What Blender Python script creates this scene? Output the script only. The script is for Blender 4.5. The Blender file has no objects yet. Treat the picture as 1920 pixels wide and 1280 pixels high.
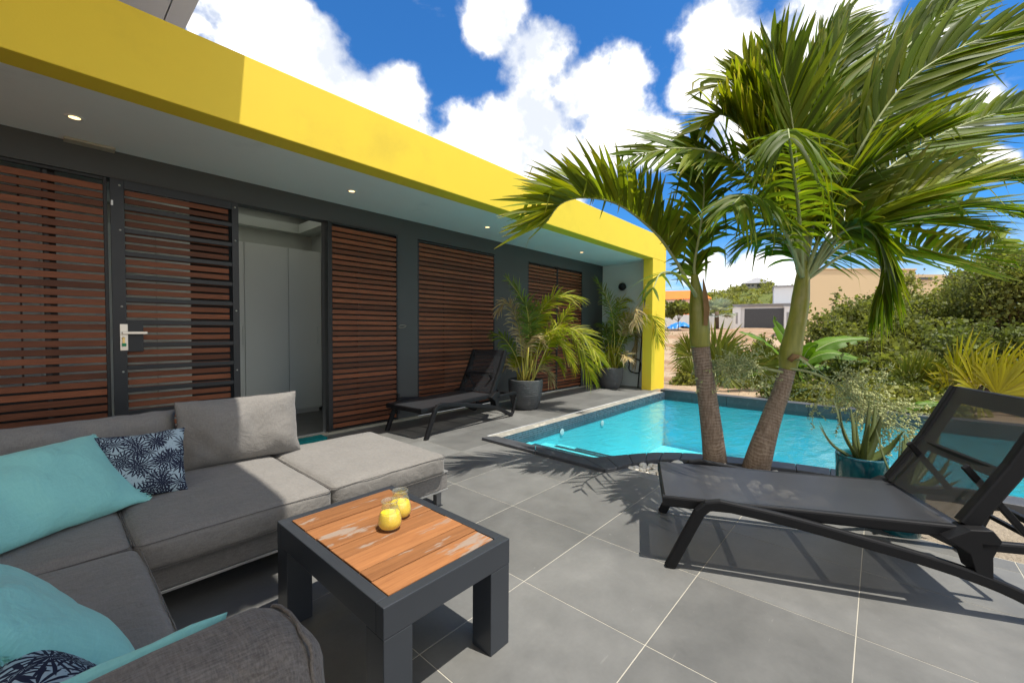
import bpy, bmesh, math, random
import numpy as np
from mathutils import Vector, Matrix, noise

random.seed(7)
RNG = np.random.default_rng(11)
SC = bpy.context.scene
COL = SC.collection
PI = math.pi

# ------------------------------------------------------------------ camera
CH = 1.2
F_PX, TH, PT, RO = 780.145, 0.723313, -0.0295054, 0.00626555
cF = Vector((math.cos(TH) * math.cos(PT), math.sin(TH) * math.cos(PT), math.sin(PT)))
cU = Vector((-math.cos(TH) * math.sin(PT), -math.sin(TH) * math.sin(PT), math.cos(PT)))
cR = Vector((math.sin(TH), -math.cos(TH), 0))
CAM = Vector((0, 0, CH))


def ray(u, v):
    a, b = u - 960, v - 640
    c, s = math.cos(RO), math.sin(RO)
    return cF * F_PX + cR * (c * a + s * b) - cU * (-s * a + c * b)


def at(u, v, D):
    """world point seen at pixel (u, v) of the 1920x1280 photograph at forward distance D"""
    return CAM + ray(u, v) * (D / F_PX)


def at_z(u, v, z):
    d = ray(u, v)
    return CAM + d * ((z - CH) / d.z)


cam_d = bpy.data.cameras.new("camera")
cam = bpy.data.objects.new("camera", cam_d)
COL.objects.link(cam)
cs, sn = math.cos(RO), math.sin(RO)
Rc = cR * cs + cU * sn
Uc = cU * cs - cR * sn
cam.matrix_world = Matrix(((Rc.x, Uc.x, -cF.x, 0), (Rc.y, Uc.y, -cF.y, 0), (Rc.z, Uc.z, -cF.z, CH), (0, 0, 0, 1)))
cam_d.sensor_width = 36
cam_d.lens = 36 * F_PX / 1920
cam_d.clip_start = 0.02
cam_d.clip_end = 2000
SC.camera = cam

# ------------------------------------------------------------------ light, sky, exposure
SUN = Vector((0.08, -0.325, 1.0)).normalized()
sd = bpy.data.lights.new("sun", 'SUN')
sd.energy = 4.0
sd.angle = math.radians(0.5)
sd.color = (1.0, 0.94, 0.84)
sun = bpy.data.objects.new("sun", sd)
COL.objects.link(sun)
sun.rotation_euler = SUN.to_track_quat('Z', 'Y').to_euler()
SC.view_settings.view_transform = 'Standard'
SC.view_settings.look = 'None'
SC.view_settings.exposure = 0.55
SC.view_settings.gamma = 1.0
SC.cycles.use_denoising = True
SC.cycles.max_bounces = 10
SC.cycles.transparent_max_bounces = 24
SC.cycles.caustics_reflective = False
SC.cycles.caustics_refractive = False
SC.cycles.sample_clamp_indirect = 6

W = bpy.data.worlds.new("World")
SC.world = W
W.use_nodes = True


class NT:
    """small helper to write node trees"""
    def __init__(s, tree):
        s.t = tree
        tree.nodes.clear()

    def n(s, typ, **kw):
        nd = s.t.nodes.new(typ)
        for k, v in kw.items():
            if k.startswith('i_'):
                nd.inputs[k[2:].replace('_', ' ')].default_value = v
            else:
                setattr(nd, k, v)
        return nd

    def put(s, sock, v):
        if isinstance(v, bpy.types.NodeSocket):
            s.t.links.new(v, sock)
        else:
            sock.default_value = v

    def math(s, op, a, b=None, c=None, clamp=False):
        nd = s.t.nodes.new('ShaderNodeMath')
        nd.operation = op
        nd.use_clamp = clamp
        for k, v in enumerate((a, b, c)):
            if v is not None:
                s.put(nd.inputs[k], v)
        return nd.outputs[0]

    def vmath(s, op, a, b=None, out=0):
        nd = s.t.nodes.new('ShaderNodeVectorMath')
        nd.operation = op
        s.put(nd.inputs[0], a)
        if b is not None:
            s.put(nd.inputs['Scale'] if op == 'SCALE' else nd.inputs[1], b)
        return nd.outputs[out]

    def noise(s, vec, scale, detail=4, rough=0.55, dist=0.0, out='Fac'):
        nd = s.n('ShaderNodeTexNoise')
        if vec is not None:
            s.put(nd.inputs['Vector'], vec)
        nd.inputs['Scale'].default_value = scale
        nd.inputs['Detail'].default_value = detail
        nd.inputs['Roughness'].default_value = rough
        nd.inputs['Distortion'].default_value = dist
        return nd.outputs[out]

    def ramp(s, fac, stops, interp='LINEAR'):
        nd = s.n('ShaderNodeValToRGB')
        cr = nd.color_ramp
        cr.interpolation = interp
        while len(cr.elements) < len(stops):
            cr.elements.new(0.5)
        for e, (p, c) in zip(cr.elements, stops):
            e.position = p
            e.color = (c, c, c, 1) if not hasattr(c, '__len__') else (*c[:3], 1)
        s.put(nd.inputs[0], fac)
        return nd.outputs[0]

    def mix(s, fac, a, b, mode='MIX'):
        nd = s.n('ShaderNodeMix', data_type='RGBA', blend_type=mode)
        s.put(nd.inputs[0], fac)
        for k, v in ((6, a), (7, b)):
            s.put(nd.inputs[k], (*v[:3], 1) if isinstance(v, (tuple, list)) else v)
        return nd.outputs[2]

    def maprange(s, v, a, b, c=0.0, d=1.0, smooth=False):
        nd = s.n('ShaderNodeMapRange')
        if smooth:
            nd.interpolation_type = 'SMOOTHSTEP'
        s.put(nd.inputs[0], v)
        for k, x in zip((1, 2, 3, 4), (a, b, c, d)):
            nd.inputs[k].default_value = x
        return nd.outputs[0]

    def mapping(s, vec, scale=(1, 1, 1), rot=(0, 0, 0), loc=(0, 0, 0)):
        nd = s.n('ShaderNodeMapping')
        s.put(nd.inputs['Vector'], vec)
        nd.inputs['Scale'].default_value = scale
        nd.inputs['Rotation'].default_value = rot
        nd.inputs['Location'].default_value = loc
        return nd.outputs[0]

    def bump(s, h, strength=0.3, dist=0.01, normal=None):
        nd = s.n('ShaderNodeBump')
        nd.inputs['Strength'].default_value = strength
        nd.inputs['Distance'].default_value = dist
        s.put(nd.inputs['Height'], h)
        if normal is not None:
            s.put(nd.inputs['Normal'], normal)
        return nd.outputs[0]


def build_world():
    t = NT(W.node_tree)
    sky = t.n('ShaderNodeTexSky')
    sky.sky_type = 'NISHITA'
    sky.sun_disc = False
    el = math.asin(SUN.z)
    sky.sun_elevation = el
    sky.sun_rotation = math.atan2(SUN.x, SUN.y)
    sky.altitude = 0
    sky.air_density = 1.0
    sky.dust_density = 0.25
    sky.ozone_density = 4.5
    tint = t.mix(1.0, sky.outputs[0], (0.30, 0.80, 1.20), 'MULTIPLY')
    bg = t.n('ShaderNodeBackground', i_Strength=0.10)
    t.put(bg.inputs[0], tint)
    co = t.n('ShaderNodeTexCoord').outputs['Generated']
    d0 = t.vmath('NORMALIZE', co)
    wob = t.noise(d0, 3.2, 5, 0.55, out='Color')
    wv = t.vmath('SCALE', t.vmath('SUBTRACT', wob, (0.5, 0.5, 0.5)), 0.20)
    d1 = t.vmath('NORMALIZE', t.vmath('ADD', d0, wv))
    blobs = [  # (u, v, radius) of the cloud heaps as directions
        (470, 40, 120), (560, 150, 130), (640, 200, 110), (745, 175, 80), (720, 280, 130), (880, 270, 90),
        (985, 250, 100), (860, 330, 120), (1010, 310, 110), (920, 20, 85), (1010, 100, 85), (1080, 165, 80),
        (1165, 160, 70), (1150, 230, 100), (1330, 60, 105), (1420, 140, 150), (1300, 150, 70), (1540, 90, 150),
        (1640, 260, 130), (355, 15, 32), (1760, 60, 90), (1860, 220, 90), (420, 170, 90), (1000, 180, 60),
        (1390, 540, 75), (1480, 560, 70), (1330, 500, 50), (1880, 330, 60), (1600, 420, 60), (560, 40, 70), (1230, 260, 80)]
    dens = None
    for u, v, r in blobs:
        c = ray(u, v).normalized()
        rad = c.angle(ray(u + r, v).normalized()) * 0.5 + c.angle(ray(u, v + r).normalized()) * 0.5
        dist = t.vmath('DISTANCE', d1, tuple(c), out='Value')
        g = t.math('MULTIPLY_ADD', dist, -1.0 / rad, 1.0)
        dens = g if dens is None else t.math('SMOOTH_MAX', dens, g, 0.25)
    # unseen clouds added behind the camera and overhead, thickened for whiter fill light
    rest = t.noise(d0, 1.7, 4, 0.5)
    away = t.math('MULTIPLY', t.vmath('DOT_PRODUCT', d0, tuple(cF), out='Value'), -1.0)
    rest = t.math('ADD', t.math('MULTIPLY_ADD', rest, 5.0, -2.9), t.maprange(away, -0.45, 0.1, -3.0, 1.1))
    dens = t.math('MAXIMUM', dens, rest)
    fb = t.noise(d0, 8.0, 9, 0.57)
    fb2 = t.noise(d0, 3.0, 6, 0.55)
    dd = t.math('ADD', dens, t.math('MULTIPLY_ADD', fb, 1.9, -0.95))
    dd = t.math('ADD', dd, t.math('MULTIPLY_ADD', fb2, 0.7, -0.35))
    cov = t.maprange(dd, -0.02, 0.44, 0, 1, True)
    # thin wisps
    wisp = t.noise(t.mapping(d0, (1.0, 1.0, 3.0)), 5.0, 8, 0.65)
    cov = t.math('MAXIMUM', cov, t.maprange(wisp, 0.62, 0.9, 0, 0.5, True))
    # haze and cloud banks low over the horizon
    zz = t.n('ShaderNodeSeparateXYZ')
    t.put(zz.inputs[0], d0)
    low = t.math('MULTIPLY', t.maprange(zz.outputs[2], 0.22, 0.02, 0, 0.75, True),
                 t.maprange(t.noise(t.mapping(d0, (1, 1, 5)), 4.0, 6, 0.6), 0.36, 0.6, 0.25, 1, True))
    cov = t.math('MAXIMUM', cov, low)
    # thick, smooth parts are lit white, creases and bases fall to blue grey
    sh = t.noise(t.vmath('ADD', d0, tuple(SUN * -0.02)), 6.5, 6, 0.6)
    shade = t.maprange(t.math('SUBTRACT', t.math('ADD', sh, t.math('MULTIPLY', cov, 0.15)), 0.0), 0.50, 0.68, 0, 1, True)
    ccol = t.mix(shade, (0.60, 0.635, 0.70), (1.14, 1.115, 1.07))
    cb = t.n('ShaderNodeBackground', i_Strength=1.0)
    t.put(cb.inputs[0], ccol)
    mx = t.n('ShaderNodeMixShader')
    t.put(mx.inputs[0], cov)
    t.t.links.new(bg.outputs[0], mx.inputs[1])
    t.t.links.new(cb.outputs[0], mx.inputs[2])
    out = t.n('ShaderNodeOutputWorld')
    t.t.links.new(mx.outputs[0], out.inputs[0])


build_world()
W.cycles.sampling_method = 'MANUAL'
W.cycles.sample_map_resolution = 512

# ------------------------------------------------------------------ materials
MATS = {}


def new_mat(name):
    m = bpy.data.materials.new(name)
    m.use_nodes = True
    MATS[name] = m
    t = NT(m.node_tree)
    out = t.n('ShaderNodeOutputMaterial')
    bs = t.n('ShaderNodeBsdfPrincipled')
    t.t.links.new(bs.outputs[0], out.inputs[0])
    return m, t, bs, out


def obj_co(t):
    return t.n('ShaderNodeTexCoord').outputs['Object']


def gen_mat(name, col, rough=0.6, spec=0.4, metal=0.0, var=0.18, vscale=3.0, bump=0.0, bscale=60.0, bdist=0.004,
            island=0.0, stretch=(1, 1, 1), rvar=0.1, dirt=None):
    m, t, bs, out = new_mat(name)
    co = obj_co(t)
    cs_ = t.mapping(co, stretch)
    n1 = t.noise(cs_, vscale, 6, 0.6)
    f = t.math('MULTIPLY_ADD', n1, 2 * var, 1 - var)
    if island:
        ri = t.n('ShaderNodeNewGeometry').outputs['Random Per Island']
        f = t.math('MULTIPLY', f, t.math('MULTIPLY_ADD', ri, 2 * island, 1 - island))
    c = t.vmath('SCALE', t.mix(0.0, col, col), f)
    if dirt:
        dcol, dsc, lo, hi, amt = dirt
        dn = t.noise(co, dsc, 7, 0.65)
        c = t.mix(t.math('MULTIPLY', t.maprange(dn, lo, hi, 0, 1, True), amt), c, dcol)
    t.put(bs.inputs['Base Color'], c)
    t.put(bs.inputs['Roughness'], t.math('ADD', t.math('MULTIPLY_ADD', n1, 2 * rvar, rough - rvar), 0, clamp=True))
    bs.inputs['Specular IOR Level'].default_value = spec
    bs.inputs['Metallic'].default_value = metal
    if bump:
        h = t.noise(cs_, bscale, 5, 0.6)
        t.put(bs.inputs['Normal'], t.bump(h, bump, bdist))
    return m


def leaf_mat(name, col, tipcol, rough=0.42, trans=0.35, isl=0.35, tip_at=(0.75, 1.0), hue=(0.16, 0.15, 0.01), spec=0.35):
    m, t, bs, out = new_mat(name)
    g = t.n('ShaderNodeNewGeometry')
    ri = g.outputs['Random Per Island']
    co = obj_co(t)
    n1 = t.noise(co, 2.5, 3, 0.5)
    base = t.mix(t.maprange(ri, 0.55, 1.0, 0, 0.75), col, hue)
    base = t.vmath('SCALE', base, t.math('ADD', t.math('MULTIPLY_ADD', t.math('FRACT', t.math('MULTIPLY', ri, 7.31)), 2 * isl, 1 - isl),
                                         t.math('MULTIPLY_ADD', n1, 0.5, -0.25)))
    a = t.n('ShaderNodeAttribute', attribute_name='tip')
    tf = t.math('ADD', a.outputs['Fac'], t.math('MULTIPLY_ADD', t.math('FRACT', t.math('MULTIPLY', ri, 3.77)), 0.4, -0.25))
    base = t.mix(t.maprange(tf, tip_at[0], tip_at[1], 0, 1, True), base, tipcol)
    t.put(bs.inputs['Base Color'], base)
    bs.inputs['Roughness'].default_value = rough
    bs.inputs['Specular IOR Level'].default_value = spec
    tr = t.n('ShaderNodeBsdfTranslucent')
    t.put(tr.inputs[0], t.mix(1.0, base, (1.25, 1.25, 0.6), 'MULTIPLY'))
    mx = t.n('ShaderNodeMixShader')
    mx.inputs[0].default_value = trans
    t.t.links.new(bs.outputs[0], mx.inputs[1])
    t.t.links.new(tr.outputs[0], mx.inputs[2])
    t.t.links.new(mx.outputs[0], out.inputs[0])
    return m


def sheet_fresnel(t, f0, normal=None):
    lw = t.n('ShaderNodeLayerWeight')
    lw.inputs[0].default_value = 0.5
    if normal is not None:
        t.put(lw.inputs['Normal'], normal)
    return t.math('MULTIPLY_ADD', t.math('POWER', lw.outputs['Facing'], 5.0), 1.0 - f0, f0, clamp=True)


def glass_mat(name, tint=(1, 1, 1), ior=1.45, rough=0.02):
    """thin clear sheet: see-through with a fresnel reflection"""
    m, t, bs, out = new_mat(name)
    tr = t.n('ShaderNodeBsdfTransparent')
    tr.inputs[0].default_value = (*tint, 1)
    gl = t.n('ShaderNodeBsdfGlossy')
    gl.inputs['Roughness'].default_value = rough
    mx = t.n('ShaderNodeMixShader')
    t.put(mx.inputs[0], sheet_fresnel(t, 0.11))
    t.t.links.new(tr.outputs[0], mx.inputs[1])
    t.t.links.new(gl.outputs[0], mx.inputs[2])
    df = t.n('ShaderNodeBsdfDiffuse')
    df.inputs[0].default_value = (0.85, 0.85, 0.80, 1)
    m2 = t.n('ShaderNodeMixShader')
    m2.inputs[0].default_value = 0.07
    t.t.links.new(mx.outputs[0], m2.inputs[1])
    t.t.links.new(df.outputs[0], m2.inputs[2])
    t.t.links.new(m2.outputs[0], out.inputs[0])
    return m


def make_materials():
    gen_mat('yellow_paint', (0.88, 0.655, 0.050), 0.6, 0.3, var=0.07, vscale=1.3, bump=0.22, bscale=110, bdist=0.003,
            dirt=((0.55, 0.40, 0.05), 1.3, 0.50, 0.80, 0.40))
    gen_mat('dark_wall', (0.076, 0.080, 0.079), 0.7, 0.3, var=0.12, vscale=2.0, bump=0.2, bscale=140, bdist=0.002,
            dirt=((0.17, 0.17, 0.16), 4.0, 0.66, 0.85, 0.35))
    gen_mat('soffit_paint', (0.80, 0.83, 0.81), 0.65, 0.3, var=0.06, vscale=0.9, bump=0.05, bscale=90, bdist=0.002,
            dirt=((0.55, 0.58, 0.55), 1.7, 0.58, 0.75, 0.35))
    gen_mat('end_wall_paint', (0.70, 0.75, 0.72), 0.65, 0.3, var=0.06, vscale=1.5, bump=0.1, bscale=120, bdist=0.002)
    gen_mat('white_panel', (0.80, 0.80, 0.79), 0.5, 0.4, var=0.04)
    gen_mat('inner_wall', (0.46, 0.48, 0.45), 0.6, 0.3, var=0.05)
    gen_mat('wardrobe_paint', (0.63, 0.67, 0.63), 0.45, 0.4, var=0.03)
    gen_mat('black_metal', (0.017, 0.020, 0.023), 0.42, 0.45, var=0.15, vscale=6)
    gen_mat('frame_metal', (0.016, 0.017, 0.018), 0.45, 0.4, var=0.15, vscale=6)
    gen_mat('table_metal', (0.033, 0.038, 0.046), 0.38, 0.45, var=0.12, vscale=5, bump=0.04, bscale=300, bdist=0.001)
    gen_mat('steel', (0.62, 0.60, 0.54), 0.28, 0.5, metal=1.0, var=0.1)
    gen_mat('alu_rail', (0.42, 0.42, 0.41), 0.4, 0.5, metal=0.6, var=0.1)
    gen_mat('sofa_frame_metal', (0.17, 0.17, 0.17), 0.5, 0.4, var=0.1)
    gen_mat('lounger_plastic', (0.0095, 0.0095, 0.0105), 0.5, 0.22, var=0.2, vscale=8, bump=0.08, bscale=400, bdist=0.001)
    gen_mat('coping_slate', (0.060, 0.064, 0.072), 0.55, 0.5, var=0.35, vscale=9, bump=0.5, bscale=45, bdist=0.006,
            dirt=((0.16, 0.16, 0.17), 14, 0.55, 0.75, 0.5))
    gen_mat('strip_concrete', (0.30, 0.29, 0.255), 0.8, 0.2, var=0.3, vscale=12, bump=0.6, bscale=60, bdist=0.004,
            dirt=((0.62, 0.58, 0.48), 8, 0.52, 0.66, 0.8))
    gen_mat('grout', (0.45, 0.425, 0.36), 0.9, 0.1, var=0.3, vscale=6)
    gen_mat('sill_concrete', (0.40, 0.37, 0.29), 0.85, 0.2, var=0.25, vscale=10, bump=0.4, bscale=70)
    gen_mat('jar_wax', (0.95, 0.68, 0.004), 0.35, 0.5, var=0.04)
    gen_mat('pot_clay', (0.085, 0.088, 0.092), 0.62, 0.35, var=0.3, vscale=7, stretch=(1, 1, 7), bump=0.7, bscale=14, bdist=0.012,
            dirt=((0.17, 0.17, 0.165), 9, 0.55, 0.75, 0.6))
    gen_mat('pot_soil', (0.06, 0.045, 0.03), 0.95, 0.1, var=0.4, vscale=30, bump=0.8, bscale=80, bdist=0.02)
    gen_mat('pot_teal', (0.010, 0.115, 0.135), 0.12, 0.7, var=0.55, vscale=14, stretch=(1, 1, 0.12), bump=0.15, bscale=20,
            dirt=((0.003, 0.03, 0.07), 5, 0.45, 0.7, 0.7))
    gen_mat('stone_white', (0.72, 0.67, 0.57), 0.8, 0.2, var=0.15, vscale=14, island=0.15, bump=0.3, bscale=50, bdist=0.004)
    gen_mat('gravel', (0.30, 0.25, 0.19), 0.9, 0.2, var=0.5, vscale=45, bump=0.9, bscale=60, bdist=0.02)
    gen_mat('soil', (0.30, 0.19, 0.115), 0.95, 0.1, var=0.35, vscale=2.0, bump=0.7, bscale=6, bdist=0.15,
            dirt=((0.44, 0.34, 0.235), 0.35, 0.45, 0.6, 0.8))
    gen_mat('hill_green', (0.13, 0.155, 0.045), 0.95, 0.1, var=0.55, vscale=0.35, bump=0.8, bscale=1.2, bdist=0.8)
    gen_mat('white_wall', (0.74, 0.74, 0.72), 0.7, 0.2, var=0.06, vscale=0.8, dirt=((0.5, 0.48, 0.44), 0.8, 0.58, 0.75, 0.4))
    gen_mat('white_house', (0.72, 0.73, 0.74), 0.7, 0.2, var=0.05, vscale=0.6)
    gen_mat('grey_house', (0.40, 0.38, 0.34), 0.8, 0.2, var=0.15, vscale=0.6)
    gen_mat('roof_grey', (0.30, 0.30, 0.31), 0.7, 0.2, var=0.2, vscale=1.0, stretch=(1, 1, 4))
    gen_mat('roof_orange', (0.72, 0.19, 0.035), 0.7, 0.2, var=0.2, vscale=1.2)
    gen_mat('cream_house', (0.70, 0.62, 0.52), 0.7, 0.2, var=0.06, vscale=0.6)
    gen_mat('beige_house', (0.58, 0.455, 0.29), 0.75, 0.2, var=0.04, vscale=0.25, bump=0.1, bscale=8, bdist=0.02)
    gen_mat('window_dark', (0.03, 0.032, 0.035), 0.15, 0.6, var=0.2)
    gen_mat('garage_metal', (0.075, 0.078, 0.085), 0.45, 0.4, var=0.1)
    gen_mat('tarp_blue', (0.03, 0.22, 0.62), 0.4, 0.4, var=0.25, vscale=1.5)
    gen_mat('bark_brown', (0.14, 0.10, 0.07), 0.9, 0.2, var=0.4, vscale=6, bump=0.8, bscale=25, bdist=0.02)
    gen_mat('teal_mat', (0.006, 0.20, 0.20), 0.85, 0.2, var=0.2, vscale=30)
    gen_mat('rubber_black', (0.012, 0.012, 0.012), 0.5, 0.4, var=0.1)
    gen_mat('plastic_white', (0.78, 0.80, 0.80), 0.35, 0.5, var=0.03)
    gen_mat('stalk_green', (0.33, 0.37, 0.17), 0.5, 0.35, var=0.2, vscale=9)
    gen_mat('seed_green', (0.40, 0.42, 0.19), 0.55, 0.3, var=0.2, vscale=20, island=0.35)
    gen_mat('petiole_yellow', (0.42, 0.36, 0.06), 0.45, 0.4, var=0.25, vscale=8)
    gen_mat('dry_sheath', (0.24, 0.15, 0.07), 0.8, 0.2, var=0.3, vscale=10)
    gen_mat('white_frame', (0.75, 0.75, 0.73), 0.4, 0.4, var=0.03)
    gen_mat('green_tag', (0.02, 0.30, 0.13), 0.4, 0.4, var=0.1)
    gen_mat('brass', (0.55, 0.40, 0.16), 0.3, 0.5, metal=1.0, var=0.1)

    # leaves
    leaf_mat('palm_leaf', (0.110, 0.175, 0.009), (0.30, 0.28, 0.03), 0.5, 0.54, 0.38, (0.80, 1.05), (0.25, 0.28, 0.010), 0.25)
    leaf_mat('palm_leaf_yellow', (0.185, 0.235, 0.010), (0.38, 0.33, 0.05), 0.5, 0.50, 0.32, (0.70, 1.0), (0.30, 0.30, 0.010), 0.25)
    leaf_mat('areca_leaf', (0.275, 0.31, 0.015), (0.58, 0.46, 0.19), 0.5, 0.48, 0.35, (0.80, 1.05), (0.46, 0.42, 0.015), 0.25)
    leaf_mat('areca_leaf_dark', (0.13, 0.20, 0.02), (0.34, 0.27, 0.10), 0.42, 0.4, 0.3, (0.8, 1.05), (0.13, 0.16, 0.02), 0.35)
    leaf_mat('dry_leaf', (0.46, 0.36, 0.18), (0.60, 0.49, 0.30), 0.6, 0.3, 0.25, (0.5, 0.9), (0.5, 0.4, 0.22), 0.2)
    leaf_mat('fan_leaf', (0.14, 0.17, 0.022), (0.42, 0.34, 0.11), 0.42, 0.4, 0.3, (0.8, 1.05), (0.26, 0.25, 0.02), 0.4)
    leaf_mat('fan_leaf_bright', (0.34, 0.32, 0.014), (0.46, 0.36, 0.06), 0.42, 0.45, 0.3, (0.85, 1.1), (0.40, 0.34, 0.012), 0.4)
    leaf_mat('banana_leaf', (0.095, 0.20, 0.010), (0.24, 0.22, 0.05), 0.48, 0.45, 0.25, (0.95, 1.15), (0.17, 0.25, 0.012), 0.3)
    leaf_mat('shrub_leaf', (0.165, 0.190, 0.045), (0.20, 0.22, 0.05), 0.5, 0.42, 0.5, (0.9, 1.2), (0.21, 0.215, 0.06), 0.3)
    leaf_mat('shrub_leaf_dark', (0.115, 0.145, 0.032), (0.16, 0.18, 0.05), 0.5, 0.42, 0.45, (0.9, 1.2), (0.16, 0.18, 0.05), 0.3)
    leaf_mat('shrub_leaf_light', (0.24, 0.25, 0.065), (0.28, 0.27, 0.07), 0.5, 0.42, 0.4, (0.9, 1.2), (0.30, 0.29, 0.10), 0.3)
    leaf_mat('silver_leaf', (0.34, 0.40, 0.35), (0.4, 0.42, 0.36), 0.5, 0.2, 0.25, (0.9, 1.2), (0.40, 0.44, 0.36), 0.4)
    leaf_mat('aloe_leaf', (0.115, 0.150, 0.040), (0.22, 0.18, 0.07), 0.36, 0.08, 0.2, (0.9, 1.1), (0.17, 0.18, 0.05), 0.5)

    # ---- fabric
    def fabric(name, col, col2, scale=900, bump=0.25, var=0.16):
        m, t, bs, out = new_mat(name)
        co = obj_co(t)
        a = t.noise(t.mapping(co, (1, 0.12, 0.4)), scale * 0.35, 3, 0.6)
        b = t.noise(t.mapping(co, (0.12, 1, 0.4)), scale * 0.35, 3, 0.6)
        w = t.math('ADD', t.math('MULTIPLY', a, 0.5), t.math('MULTIPLY', b, 0.5))
        c = t.mix(t.maprange(w, 0.36, 0.64), col, col2)
        big = t.noise(co, 5, 5, 0.6)
        c = t.vmath('SCALE', c, t.math('MULTIPLY_ADD', big, var * 2, 1 - var))
        t.put(bs.inputs['Base Color'], c)
        bs.inputs['Roughness'].default_value = 0.9
        bs.inputs['Specular IOR Level'].default_value = 0.15
        bs.inputs['Sheen Weight'].default_value = 0.15
        fold = t.noise(t.mapping(co, (1, 1, 1)), 13, 4, 0.55, 1.2)
        n0 = t.bump(fold, 0.36, 0.022)
        t.put(bs.inputs['Normal'], t.bump(w, bump, 0.0015, n0))
    fabric('sofa_fabric', (0.178, 0.168, 0.155), (0.236, 0.224, 0.207))
    fabric('seam_fabric', (0.10, 0.092, 0.085), (0.16, 0.15, 0.14))
    fabric('sofa_panel_fabric', (0.15, 0.142, 0.135), (0.22, 0.21, 0.20))
    fabric('dark_fabric', (0.105, 0.092, 0.080), (0.20, 0.18, 0.16), bump=0.4)
    fabric('teal_fabric', (0.255, 0.60, 0.555), (0.29, 0.65, 0.60), 700, 0.12, 0.08)

    # ---- patterned pillow: dark palm bursts on pale cloth
    m, t, bs, out = new_mat('palm_print')
    co = t.n('ShaderNodeTexCoord').outputs['Object']
    dark = None
    for k, (scl, off, spk) in enumerate(((9.5, (0.3, 0.1, 0), 17), (13.0, (1.7, 2.3, 0), 13), (17, (4.2, 0.7, 0), 11))):
        p = t.mapping(co, (1, 1, 0), loc=off)
        p = t.vmath('ADD', p, t.vmath('SCALE', t.vmath('SUBTRACT', t.noise(co, 9, 2, 0.5, out='Color'), (0.5, 0.5, 0.5)), 0.03))
        vo = t.n('ShaderNodeTexVoronoi', voronoi_dimensions='2D')
        vo.inputs['Scale'].default_value = scl
        t.put(vo.inputs['Vector'], p)
        dv = t.vmath('SUBTRACT', p, vo.outputs['Position'])
        sx = t.n('ShaderNodeSeparateXYZ')
        t.put(sx.inputs[0], dv)
        ang = t.math('ARCTAN2', sx.outputs[1], sx.outputs[0])
        dist = t.vmath('LENGTH', dv, out='Value')
        petal = t.math('SINE', t.math('MULTIPLY', ang, spk))
        lim = t.math('MULTIPLY_ADD', dist, -scl * 2.6, 0.88)
        f = t.maprange(t.math('ADD', t.math('MULTIPLY', petal, 0.75), lim), 0.12, 0.24)
        dark = f if dark is None else t.math('MAXIMUM', dark, f)
    lines = t.maprange(t.noise(t.mapping(co, (1, 1, 0.1), rot=(0, 0, 0.6)), 60, 2, 0.5, 1.5), 0.64, 0.70, 0, 0.7)
    dark = t.math('MAXIMUM', dark, lines)
    t.put(bs.inputs['Base Color'], t.mix(dark, (0.36, 0.46, 0.51), (0.016, 0.020, 0.045)))
    bs.inputs['Roughness'].default_value = 0.85
    bs.inputs['Specular IOR Level'].default_value = 0.2

    # ---- tiles
    m, t, bs, out = new_mat('floor_tile')
    co = obj_co(t)
    ri = t.n('ShaderNodeNewGeometry').outputs['Random Per Island']
    big = t.noise(co, 1.3, 6, 0.6)
    mid = t.noise(co, 6.0, 6, 0.65)
    fine = t.noise(co, 55.0, 4, 0.6)
    c = t.mix(t.maprange(big, 0.3, 0.7), (0.116, 0.117, 0.113), (0.178, 0.178, 0.170))
    c = t.vmath('SCALE', c, t.math('MULTIPLY_ADD', ri, 0.30, 0.85))
    c = t.vmath('SCALE', c, t.math('MULTIPLY_ADD', mid, 0.50, 0.75))
    c = t.vmath('SCALE', c, t.math('MULTIPLY_ADD', fine, 0.16, 0.92))
    spots = t.maprange(t.noise(co, 23, 3, 0.5), 0.74, 0.80, 0, 0.35)
    c = t.mix(spots, c, (0.40, 0.39, 0.36))
    scr = t.maprange(t.noise(t.mapping(co, (1, 9, 1), rot=(0, 0, 0.7)), 9, 3, 0.5, 0.4), 0.70, 0.76, 0, 0.18)
    c = t.mix(scr, c, (0.36, 0.35, 0.33))
    t.put(bs.inputs['Base Color'], c)
    t.put(bs.inputs['Roughness'], t.math('MULTIPLY_ADD', mid, 0.3, 0.36))
    bs.inputs['Specular IOR Level'].default_value = 0.4
    t.put(bs.inputs['Normal'], t.bump(t.math('ADD', fine, t.math('MULTIPLY', mid, 0.6)), 0.06, 0.004))

    # ---- slat wood
    def wood(name, c1, c2, isl, stretch, rough=0.5, worn=None, bump=0.2, gs=60):
        m, t, bs, out = new_mat(name)
        co = obj_co(t)
        ri = t.n('ShaderNodeNewGeometry').outputs['Random Per Island']
        jit = t.n('ShaderNodeCombineXYZ')
        t.put(jit.inputs[0], t.math('MULTIPLY', ri, 37.0))
        p = t.vmath('ADD', co, jit.outputs[0])
        g = t.noise(t.mapping(p, stretch), gs, 8, 0.7, 0.5)
        g2 = t.noise(t.mapping(p, stretch), gs * 0.2, 5, 0.6, 1.0)
        c = t.mix(t.maprange(g, 0.3, 0.7), c1, c2)
        c = t.vmath('SCALE', c, t.math('MULTIPLY_ADD', g2, 0.7, 0.65))
        c = t.vmath('SCALE', c, t.math('MULTIPLY_ADD', t.math('FRACT', t.math('MULTIPLY', ri, 5.7)), 2 * isl, 1 - isl))
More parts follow.
